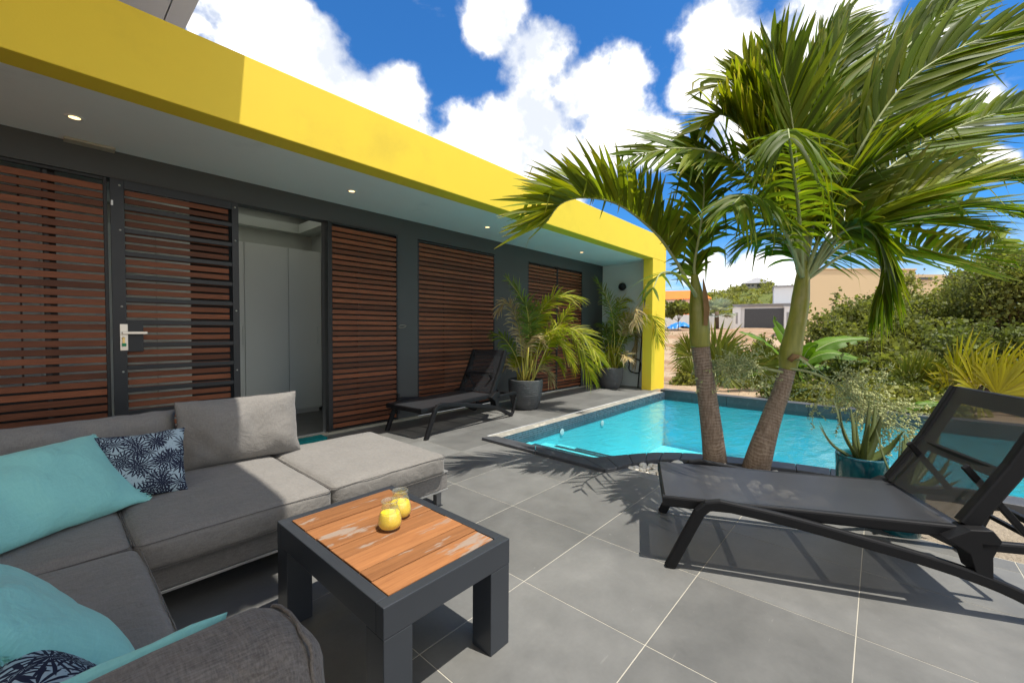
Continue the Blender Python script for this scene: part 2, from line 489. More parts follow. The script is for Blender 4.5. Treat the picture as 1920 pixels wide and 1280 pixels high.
        if worn:
            wn = t.noise(t.mapping(co, worn[2]), worn[1], 5, 0.62, 0.4)
            f = t.maprange(wn, worn[3], worn[3] + 0.06, 0, 0.85, True)
            c = t.mix(f, c, worn[0])
            kn = t.maprange(t.noise(t.mapping(co, worn[2], loc=(3, 1, 0)), worn[1] * 1.8, 2, 0.5), 0.72, 0.78, 0, 0.85, True)
            c = t.mix(kn, c, (0.07, 0.035, 0.02))
        t.put(bs.inputs['Base Color'], c)
        t.put(bs.inputs['Roughness'], t.math('MULTIPLY_ADD', g, 0.25, rough - 0.1))
        bs.inputs['Specular IOR Level'].default_value = 0.3
        t.put(bs.inputs['Normal'], t.bump(g, bump, 0.003))
    wood('slat_wood', (0.112, 0.036, 0.014), (0.215, 0.072, 0.031), 0.42, (0.09, 1, 1))
    wood('table_wood', (0.215, 0.085, 0.030), (0.37, 0.160, 0.058), 0.20, (0.06, 1, 1), 0.74,
         ((0.30, 0.245, 0.20), 8.0, (0.32, 1.3, 1), 0.575), 0.35, 70)

    # ---- mosaic
    m, t, bs, out = new_mat('mosaic')
    co = obj_co(t)
    s = t.n('ShaderNodeSeparateXYZ')
    t.put(s.inputs[0], co)
    cmb = t.n('ShaderNodeCombineXYZ')
    t.put(cmb.inputs[0], t.math('ADD', s.outputs[0], s.outputs[1]))
    t.put(cmb.inputs[1], s.outputs[2])
    br = t.n('ShaderNodeTexBrick', offset=0.0)
    t.put(br.inputs['Vector'], cmb.outputs[0])
    br.inputs['Color1'].default_value = (0.020, 0.030, 0.045, 1)
    br.inputs['Color2'].default_value = (0.055, 0.085, 0.12, 1)
    br.inputs['Mortar'].default_value = (0.16, 0.20, 0.22, 1)
    br.inputs['Scale'].default_value = 1.0
    br.inputs['Mortar Size'].default_value = 0.0022
    br.inputs['Brick Width'].default_value = 0.026
    br.inputs['Row Height'].default_value = 0.026
    t.put(bs.inputs['Base Color'], br.outputs[0])
    bs.inputs['Roughness'].default_value = 0.2

    # ---- pool plaster and water
    m, t, bs, out = new_mat('pool_plaster')
    co = obj_co(t)
    n1 = t.noise(co, 1.4, 5, 0.6)
    c = t.mix(n1, (0.10, 0.60, 0.68), (0.15, 0.70, 0.77))
    t.put(bs.inputs['Base Color'], c)
    bs.inputs['Roughness'].default_value = 0.7
    m, t, bs, out = new_mat('pool_water')
    co = obj_co(t)
    tr = t.n('ShaderNodeBsdfTransparent')
    tr.inputs[0].default_value = (0.80, 0.97, 0.985, 1)
    gl = t.n('ShaderNodeBsdfGlossy')
    gl.inputs['Roughness'].default_value = 0.03
    w1 = t.noise(t.mapping(co, (1.0, 1.6, 1), rot=(0, 0, 0.5)), 3.2, 5, 0.6, 0.8)
    w2 = t.noise(co, 14, 3, 0.5, 0.4)
    h = t.math('ADD', w1, t.math('MULTIPLY', w2, 0.22))
    nb = t.bump(h, 0.5, 0.03)
    t.put(gl.inputs['Normal'], nb)
    mx = t.n('ShaderNodeMixShader')
    t.put(mx.inputs[0], sheet_fresnel(t, 0.022, nb))
    t.t.links.new(tr.outputs[0], mx.inputs[1])
    t.t.links.new(gl.outputs[0], mx.inputs[2])
    t.t.links.new(mx.outputs[0], out.inputs[0])

    # ---- palm trunk with leaf scar rings, crownshaft
    m, t, bs, out = new_mat('palm_trunk')
    co = t.n('ShaderNodeTexCoord').outputs['UV']
    s = t.n('ShaderNodeSeparateXYZ')
    t.put(s.inputs[0], co)
    oc = obj_co(t)
    wobb = t.noise(oc, 6, 4, 0.6)
    v = t.math('ADD', s.outputs[1], t.math('MULTIPLY', wobb, 0.055))
    ring = t.math('SINE', t.math('MULTIPLY', v, 2 * PI / 0.026))
    fib = t.noise(t.mapping(oc, (1, 1, 0.25)), 60, 5, 0.65)
    c = t.mix(t.maprange(fib, 0.3, 0.7), (0.15, 0.105, 0.075), (0.34, 0.265, 0.205))
    brk = t.noise(oc, 11, 4, 0.6)
    rm = t.math('MULTIPLY', t.maprange(ring, 0.45, 0.95, 0, 1, True), t.maprange(brk, 0.42, 0.68, 0.0, 0.7))
    c = t.mix(rm, c, (0.42, 0.35, 0.28))
    c = t.mix(t.maprange(ring, -0.85, -1.0, 0, 0.3), c, (0.09, 0.06, 0.045))
    t.put(bs.inputs['Base Color'], c)
    bs.inputs['Roughness'].default_value = 0.85
    bs.inputs['Specular IOR Level'].default_value = 0.2
    t.put(bs.inputs['Normal'], t.bump(t.math('ADD', t.math('MULTIPLY', ring, 0.22), t.math('MULTIPLY', fib, 1.0)), 0.6, 0.007))
    m, t, bs, out = new_mat('crownshaft')
    oc = obj_co(t)
    fib = t.noise(t.mapping(oc, (1, 1, 0.08)), 30, 5, 0.6)
    big = t.noise(oc, 5, 4, 0.6)
    c = t.mix(t.maprange(fib, 0.3, 0.7), (0.17, 0.185, 0.022), (0.30, 0.30, 0.045))
    c = t.mix(t.maprange(big, 0.5, 0.75, 0, 0.8, True), c, (0.33, 0.29, 0.10))
    t.put(bs.inputs['Base Color'], c)
    bs.inputs['Roughness'].default_value = 0.38
    t.put(bs.inputs['Normal'], t.bump(fib, 0.15, 0.004))

    # ---- lounger slings: woven mesh; the backrest is partly see-through, the doubled seat hardly
    for sl_name, sl_open in (('sling_mesh', 0.22), ('seat_mesh', 0.11)):
        m, t, bs, out = new_mat(sl_name)
        oc = obj_co(t)
        n1 = t.noise(oc, 3, 4, 0.5)
        wv = t.n('ShaderNodeTexChecker')
        wv.inputs['Scale'].default_value = 420
        t.put(wv.inputs['Vector'], oc)
        c = t.vmath('SCALE', t.mix(wv.outputs['Fac'], (0.018, 0.019, 0.022), (0.034, 0.035, 0.039)), t.math('MULTIPLY_ADD', n1, 0.4, 0.8))
        t.put(bs.inputs['Base Color'], c)
        bs.inputs['Roughness'].default_value = 0.42
        bs.inputs['Specular IOR Level'].default_value = 0.5
        tr = t.n('ShaderNodeBsdfTransparent')
        lw = t.n('ShaderNodeLayerWeight')
        lw.inputs[0].default_value = 0.35
        op = t.maprange(lw.outputs['Facing'], 0.25, 0.75, sl_open, 0.0)
        mx = t.n('ShaderNodeMixShader')
        t.put(mx.inputs[0], op)
        t.t.links.new(bs.outputs[0], mx.inputs[1])
        t.t.links.new(tr.outputs[0], mx.inputs[2])
        t.t.links.new(mx.outputs[0], out.inputs[0])

    m, t, bs, out = new_mat('opal_sheet')
    tr = t.n('ShaderNodeBsdfTranslucent')
    tr.inputs[0].default_value = (0.44, 0.45, 0.42, 1)
    t.t.links.new(tr.outputs[0], out.inputs[0])
    glass_mat('clear_glass', (0.94, 0.955, 0.90), 1.5, 0.03)
    m, t, bs, out = new_mat('lamp_glow')
    em = t.n('ShaderNodeEmission', i_Strength=2.2)
    em.inputs[0].default_value = (1.0, 0.66, 0.30, 1)
    t.t.links.new(em.outputs[0], out.inputs[0])


make_materials()

# ------------------------------------------------------------------ mesh helpers
class MB:
    """collects faces, then links them as ONE mesh object"""
    def __init__(s):
        s.v, s.f, s.m, s.sm = [], [], [], []
        s.tip = []
        s.uv = {}
        s.cur = 0

    def add(s, vs, fs, smooth=False, tips=None, mi=None):
        o = len(s.v)
        s.v.extend([tuple(p) for p in vs])
        s.tip.extend(tips if tips is not None else [0.0] * len(vs))
        for f in fs:
            s.f.append(tuple(i + o for i in f))
            s.m.append(s.cur if mi is None else mi)
            s.sm.append(smooth)
        return o

    def box(s, lo, hi, M=None):
        x0, y0, z0 = lo
        x1, y1, z1 = hi
        vs = [Vector(p) for p in ((x0, y0, z0), (x1, y0, z0), (x1, y1, z0), (x0, y1, z0), (x0, y0, z1), (x1, y0, z1), (x1, y1, z1), (x0, y1, z1))]
        if M is not None:
            vs = [M @ p for p in vs]
        s.add(vs, [(3, 2, 1, 0), (4, 5, 6, 7), (0, 1, 5, 4), (1, 2, 6, 5), (2, 3, 7, 6), (3, 0, 4, 7)])

    def bar(s, p, q, w, h, up=(0, 0, 1)):
        p, q = Vector(p), Vector(q)
        d = (q - p)
        L = d.length
        d.normalize()
        u = Vector(up)
        if abs(d.dot(u)) > 0.98:
            u = Vector((1, 0, 0))
        a = d.cross(u).normalized()
        b = a.cross(d).normalized()
        M = Matrix(((d.x, a.x, b.x, p.x), (d.y, a.y, b.y, p.y), (d.z, a.z, b.z, p.z), (0, 0, 0, 1)))
        s.box((0, -w / 2, -h / 2), (L, w / 2, h / 2), M)

    def sweep(s, pts, sec, up=(0, 0, 1), smooth=False, cap=True):
        """sweep a closed 2D section [(a,b)...] along a polyline; a is sideways, b is up"""
        pts = [Vector(p) for p in pts]
        rings = []
        for i, p in enumerate(pts):
            d = (pts[min(i + 1, len(pts) - 1)] - pts[max(i - 1, 0)]).normalized()
            u = Vector(up)
            a = d.cross(u)
            if a.length < 1e-4:
                a = Vector((1, 0, 0))
            a.normalize()
            b = a.cross(d).normalized()
            k = 1.0
            if 0 < i < len(pts) - 1:
                c = (pts[i] - pts[i - 1]).normalized().dot((pts[i + 1] - pts[i]).normalized())
                k = 1 / max(0.6, math.sqrt((1 + c) / 2))
            rings.append([p + a * x + b * (y * k) for x, y in sec])
        n = len(sec)
        vs = [q for r in rings for q in r]
        fs = []
        for i in range(len(rings) - 1):
            for j in range(n):
                k = (j + 1) % n
                fs.append((i * n + j, i * n + k, (i + 1) * n + k, (i + 1) * n + j))
        if cap:
            fs.append(tuple(range(n - 1, -1, -1)))
            fs.append(tuple((len(rings) - 1) * n + j for j in range(n)))
        s.add(vs, fs, smooth)

    def tube(s, pts, rad, n=8, cap=True, smooth=True, tips=None, uv=False):
        pts = [Vector(p) for p in pts]
        if not hasattr(rad, '__len__'):
            rad = [rad] * len(pts)
        ref = None
        vs, tp = [], []
        for i, p in enumerate(pts):
            d = (pts[min(i + 1, len(pts) - 1)] - pts[max(i - 1, 0)]).normalized()
            if ref is None:
                ref = Vector((0, 0, 1)) if abs(d.z) < 0.9 else Vector((1, 0, 0))
            a = (ref - d * ref.dot(d)).normalized()
            ref = a
            b = d.cross(a)
            for j in range(n):
                t = 2 * PI * j / n
                vs.append(p + (a * math.cos(t) + b * math.sin(t)) * rad[i])
                tp.append(0.0 if tips is None else tips[i])
        fs = []
        for i in range(len(pts) - 1):
            for j in range(n):
                k = (j + 1) % n
                fs.append((i * n + j, i * n + k, (i + 1) * n + k, (i + 1) * n + j))
        if cap:
            fs.append(tuple(range(n - 1, -1, -1)))
            fs.append(tuple((len(pts) - 1) * n + j for j in range(n)))
        s.add(vs, fs, smooth, tp)

    def lathe(s, prof, n=32, c=(0, 0, 0), smooth=True, close=False):
        c = Vector(c)
        vs = []
        for r, z in prof:
            for j in range(n):
                t = 2 * PI * j / n
                vs.append(c + Vector((r * math.cos(t), r * math.sin(t), z)))
        fs = []
        for i in range(len(prof) - 1):
            for j in range(n):
                k = (j + 1) % n
                fs.append((i * n + j, i * n + k, (i + 1) * n + k, (i + 1) * n + j))
        if close:
            fs.append(tuple(range(n - 1, -1, -1)))
            fs.append(tuple((len(prof) - 1) * n + j for j in range(n)))
        s.add(vs, fs, smooth)

    def ribbon(s, pts, wid, nrm, tips=None, fold=0.0):
        """flat leaf: pts centre line, wid half widths, nrm normals; fold lifts the edges to a V"""
        vs, tp = [], []
        n = len(pts)
        for i, p in enumerate(pts):
            p = Vector(p)
            d = (Vector(pts[min(i + 1, n - 1)]) - Vector(pts[max(i - 1, 0)])).normalized()
            nn = nrm[i] if isinstance(nrm, list) else nrm
            a = d.cross(nn)
            if a.length < 1e-5:
                a = Vector((1, 0, 0))
            a.normalize()
            w = wid[i]
            if fold:
                vs += [p + a * w + nn * (fold * w), p, p - a * w + nn * (fold * w)]
                tp += [tips[i] if tips else i / (n - 1)] * 3
            else:
                vs += [p + a * w, p - a * w]
                tp += [tips[i] if tips else i / (n - 1)] * 2
        fs = []
        if fold:
            for i in range(n - 1):
                a = i * 3
                fs += [(a, a + 1, a + 4, a + 3), (a + 1, a + 2, a + 5, a + 4)]
        else:
            for i in range(n - 1):
                a = i * 2
                fs.append((a, a + 1, a + 3, a + 2))
        s.add(vs, fs, True, tp)

    def build(s, name, mats, parent=None, bevel=0.0, seg=2, smooth=None, local=None):
        me = bpy.data.meshes.new(name)
        vs = s.v
        o = bpy.data.objects.new(name, me)
        if parent is not None:
            inv = parent_world(parent).inverted()
            vs = [tuple(inv @ Vector(p)) for p in vs]
        me.from_pydata(vs, [], s.f)
        if not isinstance(mats, (list, tuple)):
            mats = [mats]
        for mm in mats:
            me.materials.append(MATS[mm])
        me.polygons.foreach_set('material_index', s.m)
        me.polygons.foreach_set('use_smooth', s.sm if smooth is None else [smooth] * len(s.f))
        if any(s.tip):
            a = me.attributes.new('tip', 'FLOAT', 'POINT')
            a.data.foreach_set('value', s.tip)
        me.update()
        COL.objects.link(o)
        if parent is not None:
            o.parent = parent
        if bevel:
            b = o.modifiers.new('bevel', 'BEVEL')
            b.width = bevel
            b.segments = seg
            b.limit_method = 'ANGLE'
            b.angle_limit = math.radians(40)
            b.harden_normals = False
        return o


def parent_world(o):
    M = o.matrix_basis.copy()
    while o.parent is not None:
        o = o.parent
        M = o.matrix_basis @ M
    return M


def tag(o, label=None, cat=None, group=None, kind=None):
    if label:
        o['label'] = label
    if cat:
        o['category'] = cat
    if group:
        o['group'] = group
    if kind:
        o['kind'] = kind
    return o


def thing(name, loc, label, cat, group=None, rz=0.0):
    o = bpy.data.objects.new(name, None)
    o.empty_display_size = 0.1
    o.location = loc
    o.rotation_euler = (0, 0, rz)
    COL.objects.link(o)
    return tag(o, label, cat, group)


def np_mesh(name, V, Fq, mats, parent=None, tip=None, smooth=False, mi=None):
    """fast mesh from numpy: V (n,3), Fq (m,4) quads or (m,3) triangles"""
    if parent is not None:
        inv = np.array(parent_world(parent).inverted())
        V = V @ inv[:3, :3].T + inv[:3, 3]
    me = bpy.data.meshes.new(name)
    k = Fq.shape[1]
    me.vertices.add(len(V))
    me.vertices.foreach_set('co', np.ascontiguousarray(V, dtype=np.float32).ravel())
    me.loops.add(Fq.size)
    me.loops.foreach_set('vertex_index', np.ascontiguousarray(Fq, dtype=np.int32).ravel())
    me.polygons.add(len(Fq))
    me.polygons.foreach_set('loop_start', np.arange(0, Fq.size, k, dtype=np.int32))
    if not isinstance(mats, (list, tuple)):
        mats = [mats]
    for mm in mats:
        me.materials.append(MATS[mm])
    if mi is not None:
        me.polygons.foreach_set('material_index', np.asarray(mi, dtype=np.int32))
    me.polygons.foreach_set('use_smooth', np.full(len(Fq), smooth))
    if tip is not None:
        a = me.attributes.new('tip', 'FLOAT', 'POINT')
        a.data.foreach_set('value', np.asarray(tip, dtype=np.float32))
    me.update(calc_edges=True)
    me.validate()
    o = bpy.data.objects.new(name, me)
    COL.objects.link(o)
    if parent is not None:
        o.parent = parent
    return o


def crom(pts, k=6):
    """Catmull-Rom through 3D points"""
    P = [Vector(p) for p in pts]
    P = [P[0] * 2 - P[1]] + P + [P[-1] * 2 - P[-2]]
    out = []
    for i in range(1, len(P) - 2):
        for j in range(k):
            t = j / k
            a, b, c, d = P[i - 1], P[i], P[i + 1], P[i + 2]
            out.append(0.5 * ((2 * b) + (c - a) * t + (2 * a - 5 * b + 4 * c - d) * t * t + (3 * b - a - 3 * c + d) * t ** 3))
    out.append(P[-2])
    return out


def resample(pts, n):
    pts = [Vector(p) for p in pts]
    L = [0]
    for a, b in zip(pts, pts[1:]):
        L.append(L[-1] + (b - a).length)
    out = []
    j = 0
    for i in range(n):
        s = L[-1] * i / (n - 1)
        while j < len(L) - 2 and L[j + 1] < s:
            j += 1
        t = (s - L[j]) / max(1e-9, L[j + 1] - L[j])
        out.append(pts[j].lerp(pts[j + 1], min(1, t)))
    return out


def rrect(w, h, r=0.006, n=2):
    """rounded rectangle section centred on 0"""
    out = []
    for cx, cy, a0 in ((w / 2 - r, h / 2 - r, 0), (-w / 2 + r, h / 2 - r, 90), (-w / 2 + r, -h / 2 + r, 180), (w / 2 - r, -h / 2 + r, 270)):
        for i in range(n + 1):
            a = math.radians(a0 + 90 * i / n)
            out.append((cx + r * math.cos(a), cy + r * math.sin(a)))
    return out


# ------------------------------------------------------------------ the setting: pool, terrace, ground
HX = 4.676          # the house wall stands on y = HX
SOF = 2.618         # soffit height
WZ = -0.10          # water level
INNER = [(3.29, 3.13), (3.29, 2.03)] + [tuple(p)[:2] for p in crom(
    [(3.37, 1.92, 0), (3.71, 1.71, 0), (3.94, 1.53, 0), (4.13, 1.25, 0), (4.345, 0.70, 0), (4.45, 0.29, 0), (4.53, -0.19, 0), (4.58, -0.6, 0), (4.62, -1.5, 0), (4.64, -3.3, 0)], 5)]
OUTER = [(3.135, 3.2), (3.115, 1.70)] + [tuple(p)[:2] for p in crom(
    [(3.18, 1.665, 0), (3.50, 1.59, 0), (3.70, 1.47, 0), (3.91, 1.20, 0), (4.15, 0.66, 0), (4.24, 0.27, 0), (4.31, -0.19, 0), (4.36, -0.6, 0), (4.40, -1.5, 0), (4.42, -3.4, 0)], 5)]
POOL = INNER + [(8.1, -3.3), (8.1, 3.13)]


def build_pool():
    pool = thing('swimming_pool', (5.5, 0, 0), 'turquoise swimming pool with dark slate coping curving round the palm bed', 'swimming pool')
    # basin
    mb = MB()
    depth = -1.05
    n = len(POOL)
    vs = [(x, y, -0.02) for x, y in POOL] + [(x, y, depth) for x, y in POOL]
    mb.add(vs, [(i, (i + 1) % n, (i + 1) % n + n, i + n) for i in range(n)])
    mb.add([(x, y, depth) for x, y in POOL], [tuple(range(n))])
    mb.build('basin', 'pool_plaster', pool)
    # mosaic band above and just under the water
    mb = MB()
    off = 0.004

    def band(p, q, nrm, z0, z1):
        a = Vector((p[0], p[1], 0)) + Vector(nrm) * off
        b = Vector((q[0], q[1], 0)) + Vector(nrm) * off
        mb.add([(a.x, a.y, z0), (b.x, b.y, z0), (b.x, b.y, z1), (a.x, a.y, z1)], [(0, 1, 2, 3)])
    band((3.30, 3.13), (8.1, 3.13), (0, -1, 0), -0.16, -0.004)
    band((8.1, 3.13), (8.1, -3.3), (-1, 0, 0), -0.17, 0.028)
    for (x0, y0), (x1, y1) in zip(INNER, INNER[1:]):
        d = Vector((x1 - x0, y1 - y0, 0)).normalized()
        band((x0, y0), (x1, y1), (-d.y, d.x, 0), -0.16, -0.016)
    mb.build('mosaic_band', 'mosaic', pool)
    # near coping: slabs with open joints, following the curve
    inn = [Vector((x, y, 0)) for x, y in INNER]
    out = [Vector((x, y, 0)) for x, y in OUTER]
    mb = MB()
    top, bot = 0.030, -0.075

    def slab(A, B):
        k = len(A)
        vs = [(p.x, p.y, top) for p in A] + [(p.x, p.y, top) for p in B] + [(p.x, p.y, bot) for p in A] + [(p.x, p.y, bot) for p in B]
        fs = []
        for i in range(k - 1):
            fs.append((i, i + 1, k + i + 1, k + i))
            fs.append((2 * k + i + 1, 2 * k + i, 3 * k + i, 3 * k + i + 1))
            fs.append((i + 1, i, 2 * k + i, 2 * k + i + 1))
            fs.append((k + i, k + i + 1, 3 * k + i + 1, 3 * k + i))
        fs += [(0, k, 3 * k, 2 * k), (k - 1, 3 * k - 1, 4 * k - 1, 2 * k - 1)]
        mb.add(vs, fs)

    def gap(a, b, e=0.0015):
        return a + (b - a).normalized() * e
    NF = 2
    for i in range(NF):                      # straight front
        f0, f1 = i / NF, (i + 1) / NF
        A = [inn[0].lerp(inn[1], f0), inn[0].lerp(inn[1], f1)]
        B = [out[0].lerp(out[1], f0), out[0].lerp(out[1], f1)]
        slab([gap(A[0], A[1]), gap(A[1], A[0])], [gap(B[0], B[1]), gap(B[1], B[0])])
    slab([gap(inn[1], inn[2]), inn[2], gap(inn[3], inn[2])], [gap(out[1], out[2]), out[2], gap(out[3], out[2])])
    i = 3
    while i < len(inn) - 1:
        j = min(i + 3, len(inn) - 1)
        A, B = inn[i:j + 1], out[i:j + 1]
        A = [gap(A[0], A[1])] + A[1:-1] + [gap(A[-1], A[-2])]
        B = [gap(B[0], B[1])] + B[1:-1] + [gap(B[-1], B[-2])]
        slab(A, B)
        i = j
    # far coping, slabs 0.6 m long, and the one along the right
    y = 3.22
    while y > -3.4:
        mb.box((8.085, max(y - 0.597, -3.5), -0.16), (8.29, y, 0.032))
        y -= 0.6
    x = 4.6
    while x < 8.05:
        mb.box((x, -3.52, -0.16), (x + 0.597, -3.29, 0.032))
        x += 0.6
    mb.build('coping', 'coping_slate', pool, bevel=0.006, seg=3)
    # concrete strip along the house side
    mb = MB()
    mb.box((3.30, 3.128, -0.12), (8.0, 3.275, -0.001))
    mb.build('concrete_strip', 'strip_concrete', pool, bevel=0.004)
    # steps in the near left corner, each with dark nosing lines
    for k, (xn, zt) in enumerate(((3.86, -0.15), (4.18, -0.22), (4.49, -0.30))):
        mb = MB()
        mb.box((3.3, 1.75 - 0.22 * k if k == 0 else 1.4, -1.04), (xn, 3.12, zt))
        st = mb.build('step', 'pool_plaster', pool)
        m2 = MB()
        for d in (0.018, 0.055):
            m2.box((xn - d - 0.024, 2.06 - 0.10 * k, zt + 0.001), (xn - d, 3.02 - 0.09 * k, zt + 0.005))
        m2.build('nosing', 'mosaic', st)
    # inlets on the left wall
    for x, z in ((4.55, -0.16), (5.62, -0.22)):
        mb = MB()
        M = Matrix.Translation((x, 3.122, z)) @ Matrix.Rotation(PI / 2, 4, 'X')
        vs = MB()
        vs.lathe([(0.0, 0.006), (0.030, 0.006), (0.042, 0.004), (0.046, 0.0)], 20)
        mb.add([M @ Vector(p) for p in vs.v], vs.f, True)
        mb.build('inlet_nozzle', 'plastic_white', pool)
    # water
    mb = MB()
    mb.add([(x, y, WZ) for x, y in POOL], [tuple(range(n))])
    w = mb.build('water', 'pool_water')
    tag(w, 'clear turquoise pool water with gentle ripples', None, None, 'structure')


def build_terrace():
    G = 0.0014
    base = MB()
    base.add([(-3.2, -4.6, -G), (3.36, -4.6, -G), (3.36, 1.69, -G), (3.2, 1.69, -G), (3.2, 3.29, -G), (8.36, 3.29, -G), (8.36, 4.74, -G), (-3.2, 4.74, -G)], [tuple(range(8))])
    tag(base.build('grout_bed', 'grout'), 'pale grout bed between the grey terrace tiles', None, None, 'structure')
    mb = MB()
    g = 0.0028

    def tile(x0, y0, x1, y1):
        if x1 - x0 < 0.02 or y1 - y0 < 0.02:
            return
        z = random.uniform(-0.0002, 0.0002)
        mb.add([(x0 + g, y0 + g, z), (x1 - g, y0 + g, z), (x1 - g, y1 - g, z), (x0 + g, y1 - g, z)], [(0, 1, 2, 3)])
        b = 0.0011   # small sloping arris into the joint
        mb.add([(x0 + g - b, y0 + g - b, z - G), (x1 - g + b, y0 + g - b, z - G), (x1 - g + b, y1 - g + b, z - G), (x0 + g - b, y1 - g + b, z - G),
                (x0 + g, y0 + g, z), (x1 - g, y0 + g, z), (x1 - g, y1 - g, z), (x0 + g, y1 - g, z)],
               [(0, 1, 5, 4), (1, 2, 6, 5), (2, 3, 7, 6), (3, 0, 4, 7)])
    T = 0.6013
    xs = [2.107 + T * k for k in range(-8, 2)]
    ys = [2.446 + T * k for k in range(-11, 2)]
    for x in xs:
        for y in ys:
            x1 = x + T
            if y > 1.7:
                x1 = min(x1, 3.128)
            else:
                x1 = min(x1, 3.215)
            if x1 > x:
                tile(x, y, x1, y + T)
    for y in ys:                                   # narrow dark row along the bed
        if y + T < 1.9:
            tile(3.215, y, 3.355, min(y + T, 1.68))
    rows = [3.047, 3.575, 4.10, 4.62]
    for x in [2.107 + T * k for k in range(-8, 11)]:
        for y0, y1 in zip(rows, rows[1:]):
            if y0 < 3.1 and x > 3.0:
                if x < 3.2:
                    continue
                y0 = 3.29
            tile(x, y0, min(x + T, 8.34), y1)
    tile(3.1, 3.29, 3.31, 3.575)
    tag(mb.build('terrace_floor', 'floor_tile'), 'dark grey square terrace tiles with pale grout lines', None, None, 'structure')
    # palm bed
    mb = MB()
    N = 26
    vs, fs = [], []
    ys_ = np.linspace(1.70, -3.5, 60)
    ox = np.interp(-ys_, [-p[1] for p in OUTER[1:]], [p[0] for p in OUTER[1:]])
    for i, y in enumerate(ys_):
        for j in range(N):
            x = 3.36 + (max(ox[i] + 0.03, 3.37) - 3.36) * j / (N - 1)
            vs.append((x, y, -0.035 + 0.02 * noise.noise((x * 5, y * 5, 0)) + 0.012 * noise.noise((x * 19, y * 19, 3))))
    for i in range(len(ys_) - 1):
        for j in range(N - 1):
            a = i * N + j
            fs.append((a, a + N, a + N + 1, a + 1))
    mb.add(vs, fs, True)
    tag(mb.build('bed_ground', 'gravel'), 'sandy gravel bed between terrace and pool curve', None, None, 'structure')


def terrain_z(x, y):
    d = math.hypot(x - 6, y)
    fw = 0.75 * x + 0.66 * y
    z = -0.10 + 1.55 * max(0, min(1, (fw - 12) / 40)) ** 0.8
    z += 11.8 * math.exp(-((x - 150) / 30) ** 2 - ((y - 25) / 24) ** 2)
    z += 8.0 * math.exp(-((x - 170) / 28) ** 2 - ((y - 52) / 24) ** 2)
    if d > 9:
        k = min(1, (d - 9) / 5)
        z += k * (0.12 * noise.noise((x * 0.35, y * 0.35, 1)) + 0.25 * noise.noise((x * 0.08, y * 0.08, 5)))
    return z


def build_ground():
    xs = sorted(set([-60, -30, -15, -8, -3.2, 0, 4.4, 8.29] + list(np.arange(9, 30, 0.5)) + list(np.arange(30, 70, 1.5)) + list(np.arange(70, 180, 4.0)) + [200, 260, 400, 900]))
    ys = sorted(set([-900, -400, -200, -120, -90, -70, -50, -40] + list(np.arange(-30, 40, 0.6)) + [-3.5, 4.74] + list(np.arange(40, 130, 4.0)) + [150, 200, 300, 500, 900]))
    idx, vs, fs = {}, [], []
    for i, x in enumerate(xs):
        for j, y in enumerate(ys):
            idx[i, j] = len(vs)
            vs.append((x, y, terrain_z(x, y)))
    for i in range(len(xs) - 1):
        for j in range(len(ys) - 1):
            x, y = (xs[i] + xs[i + 1]) / 2, (ys[j] + ys[j + 1]) / 2
            if -3.2 < x < 8.29 and -3.5 < y < 9.6:
                continue
            fs.append((idx[i, j], idx[i + 1, j], idx[i + 1, j + 1], idx[i, j + 1]))
    mb = MB()
    mb.add(vs, fs, True)
    for k, f in enumerate(fs):
        c = sum((Vector(vs[i]) for i in f), Vector()) / 4
        if c.z > 2.4 or c.x > 100:
            mb.m[k] = 1
    tag(mb.build('ground', ['soil', 'hill_green']), 'bare sandy ground rising to a green hill', None, None, 'structure')
    # ground under the front of the terrace
    mb = MB()
    mb.add([(-3.2, -3.5, -0.02), (4.4, -3.5, -0.02), (4.4, -4.6, -0.02), (-3.2, -4.6, -0.02)], [(3, 2, 1, 0)])


build_pool()
build_terrace()
build_ground()

# ------------------------------------------------------------------ the house
def slat_screen(house, name, x0, x1, z0, z1, y, pitch=0.0625, sh=0.044, dep=0.02, frame=0.022, mids=(), label=None, wood='slat_wood'):
    """black frame round horizontal wooden slats; front face of the slats at y"""
    fr = MB()
    fd = 0.035
    fr.box((x0, y - 0.004, z0), (x0 + frame, y + fd, z1))
    fr.box((x1 - frame, y - 0.004, z0), (x1, y + fd, z1))
    fr.box((x0 + frame, y - 0.004, z1 - frame), (x1 - frame, y + fd, z1))
    fr.box((x0 + frame, y - 0.004, z0), (x1 - frame, y + fd, z0 + frame * 0.7))
    for mx in mids:
        fr.box((mx - 0.012, y + dep + 0.001, z0 + frame), (mx + 0.012, y + fd, z1 - frame))
    p = fr.build(name, 'frame_metal', house, bevel=0.002)
    if label:
        p['label'] = label
    sl = MB()
    z = z0 + frame + 0.008
    while z + sh < z1 - frame:
        cuts = [x0 + frame + 0.002, x1 - frame - 0.002]
        j = random.uniform(-0.0015, 0.0015)
        sl.box((cuts[0], y + j, z), (cuts[1], y + dep + j, z + sh))
        z += pitch
    sl.build('slats', wood, p, bevel=0.002)
    return p


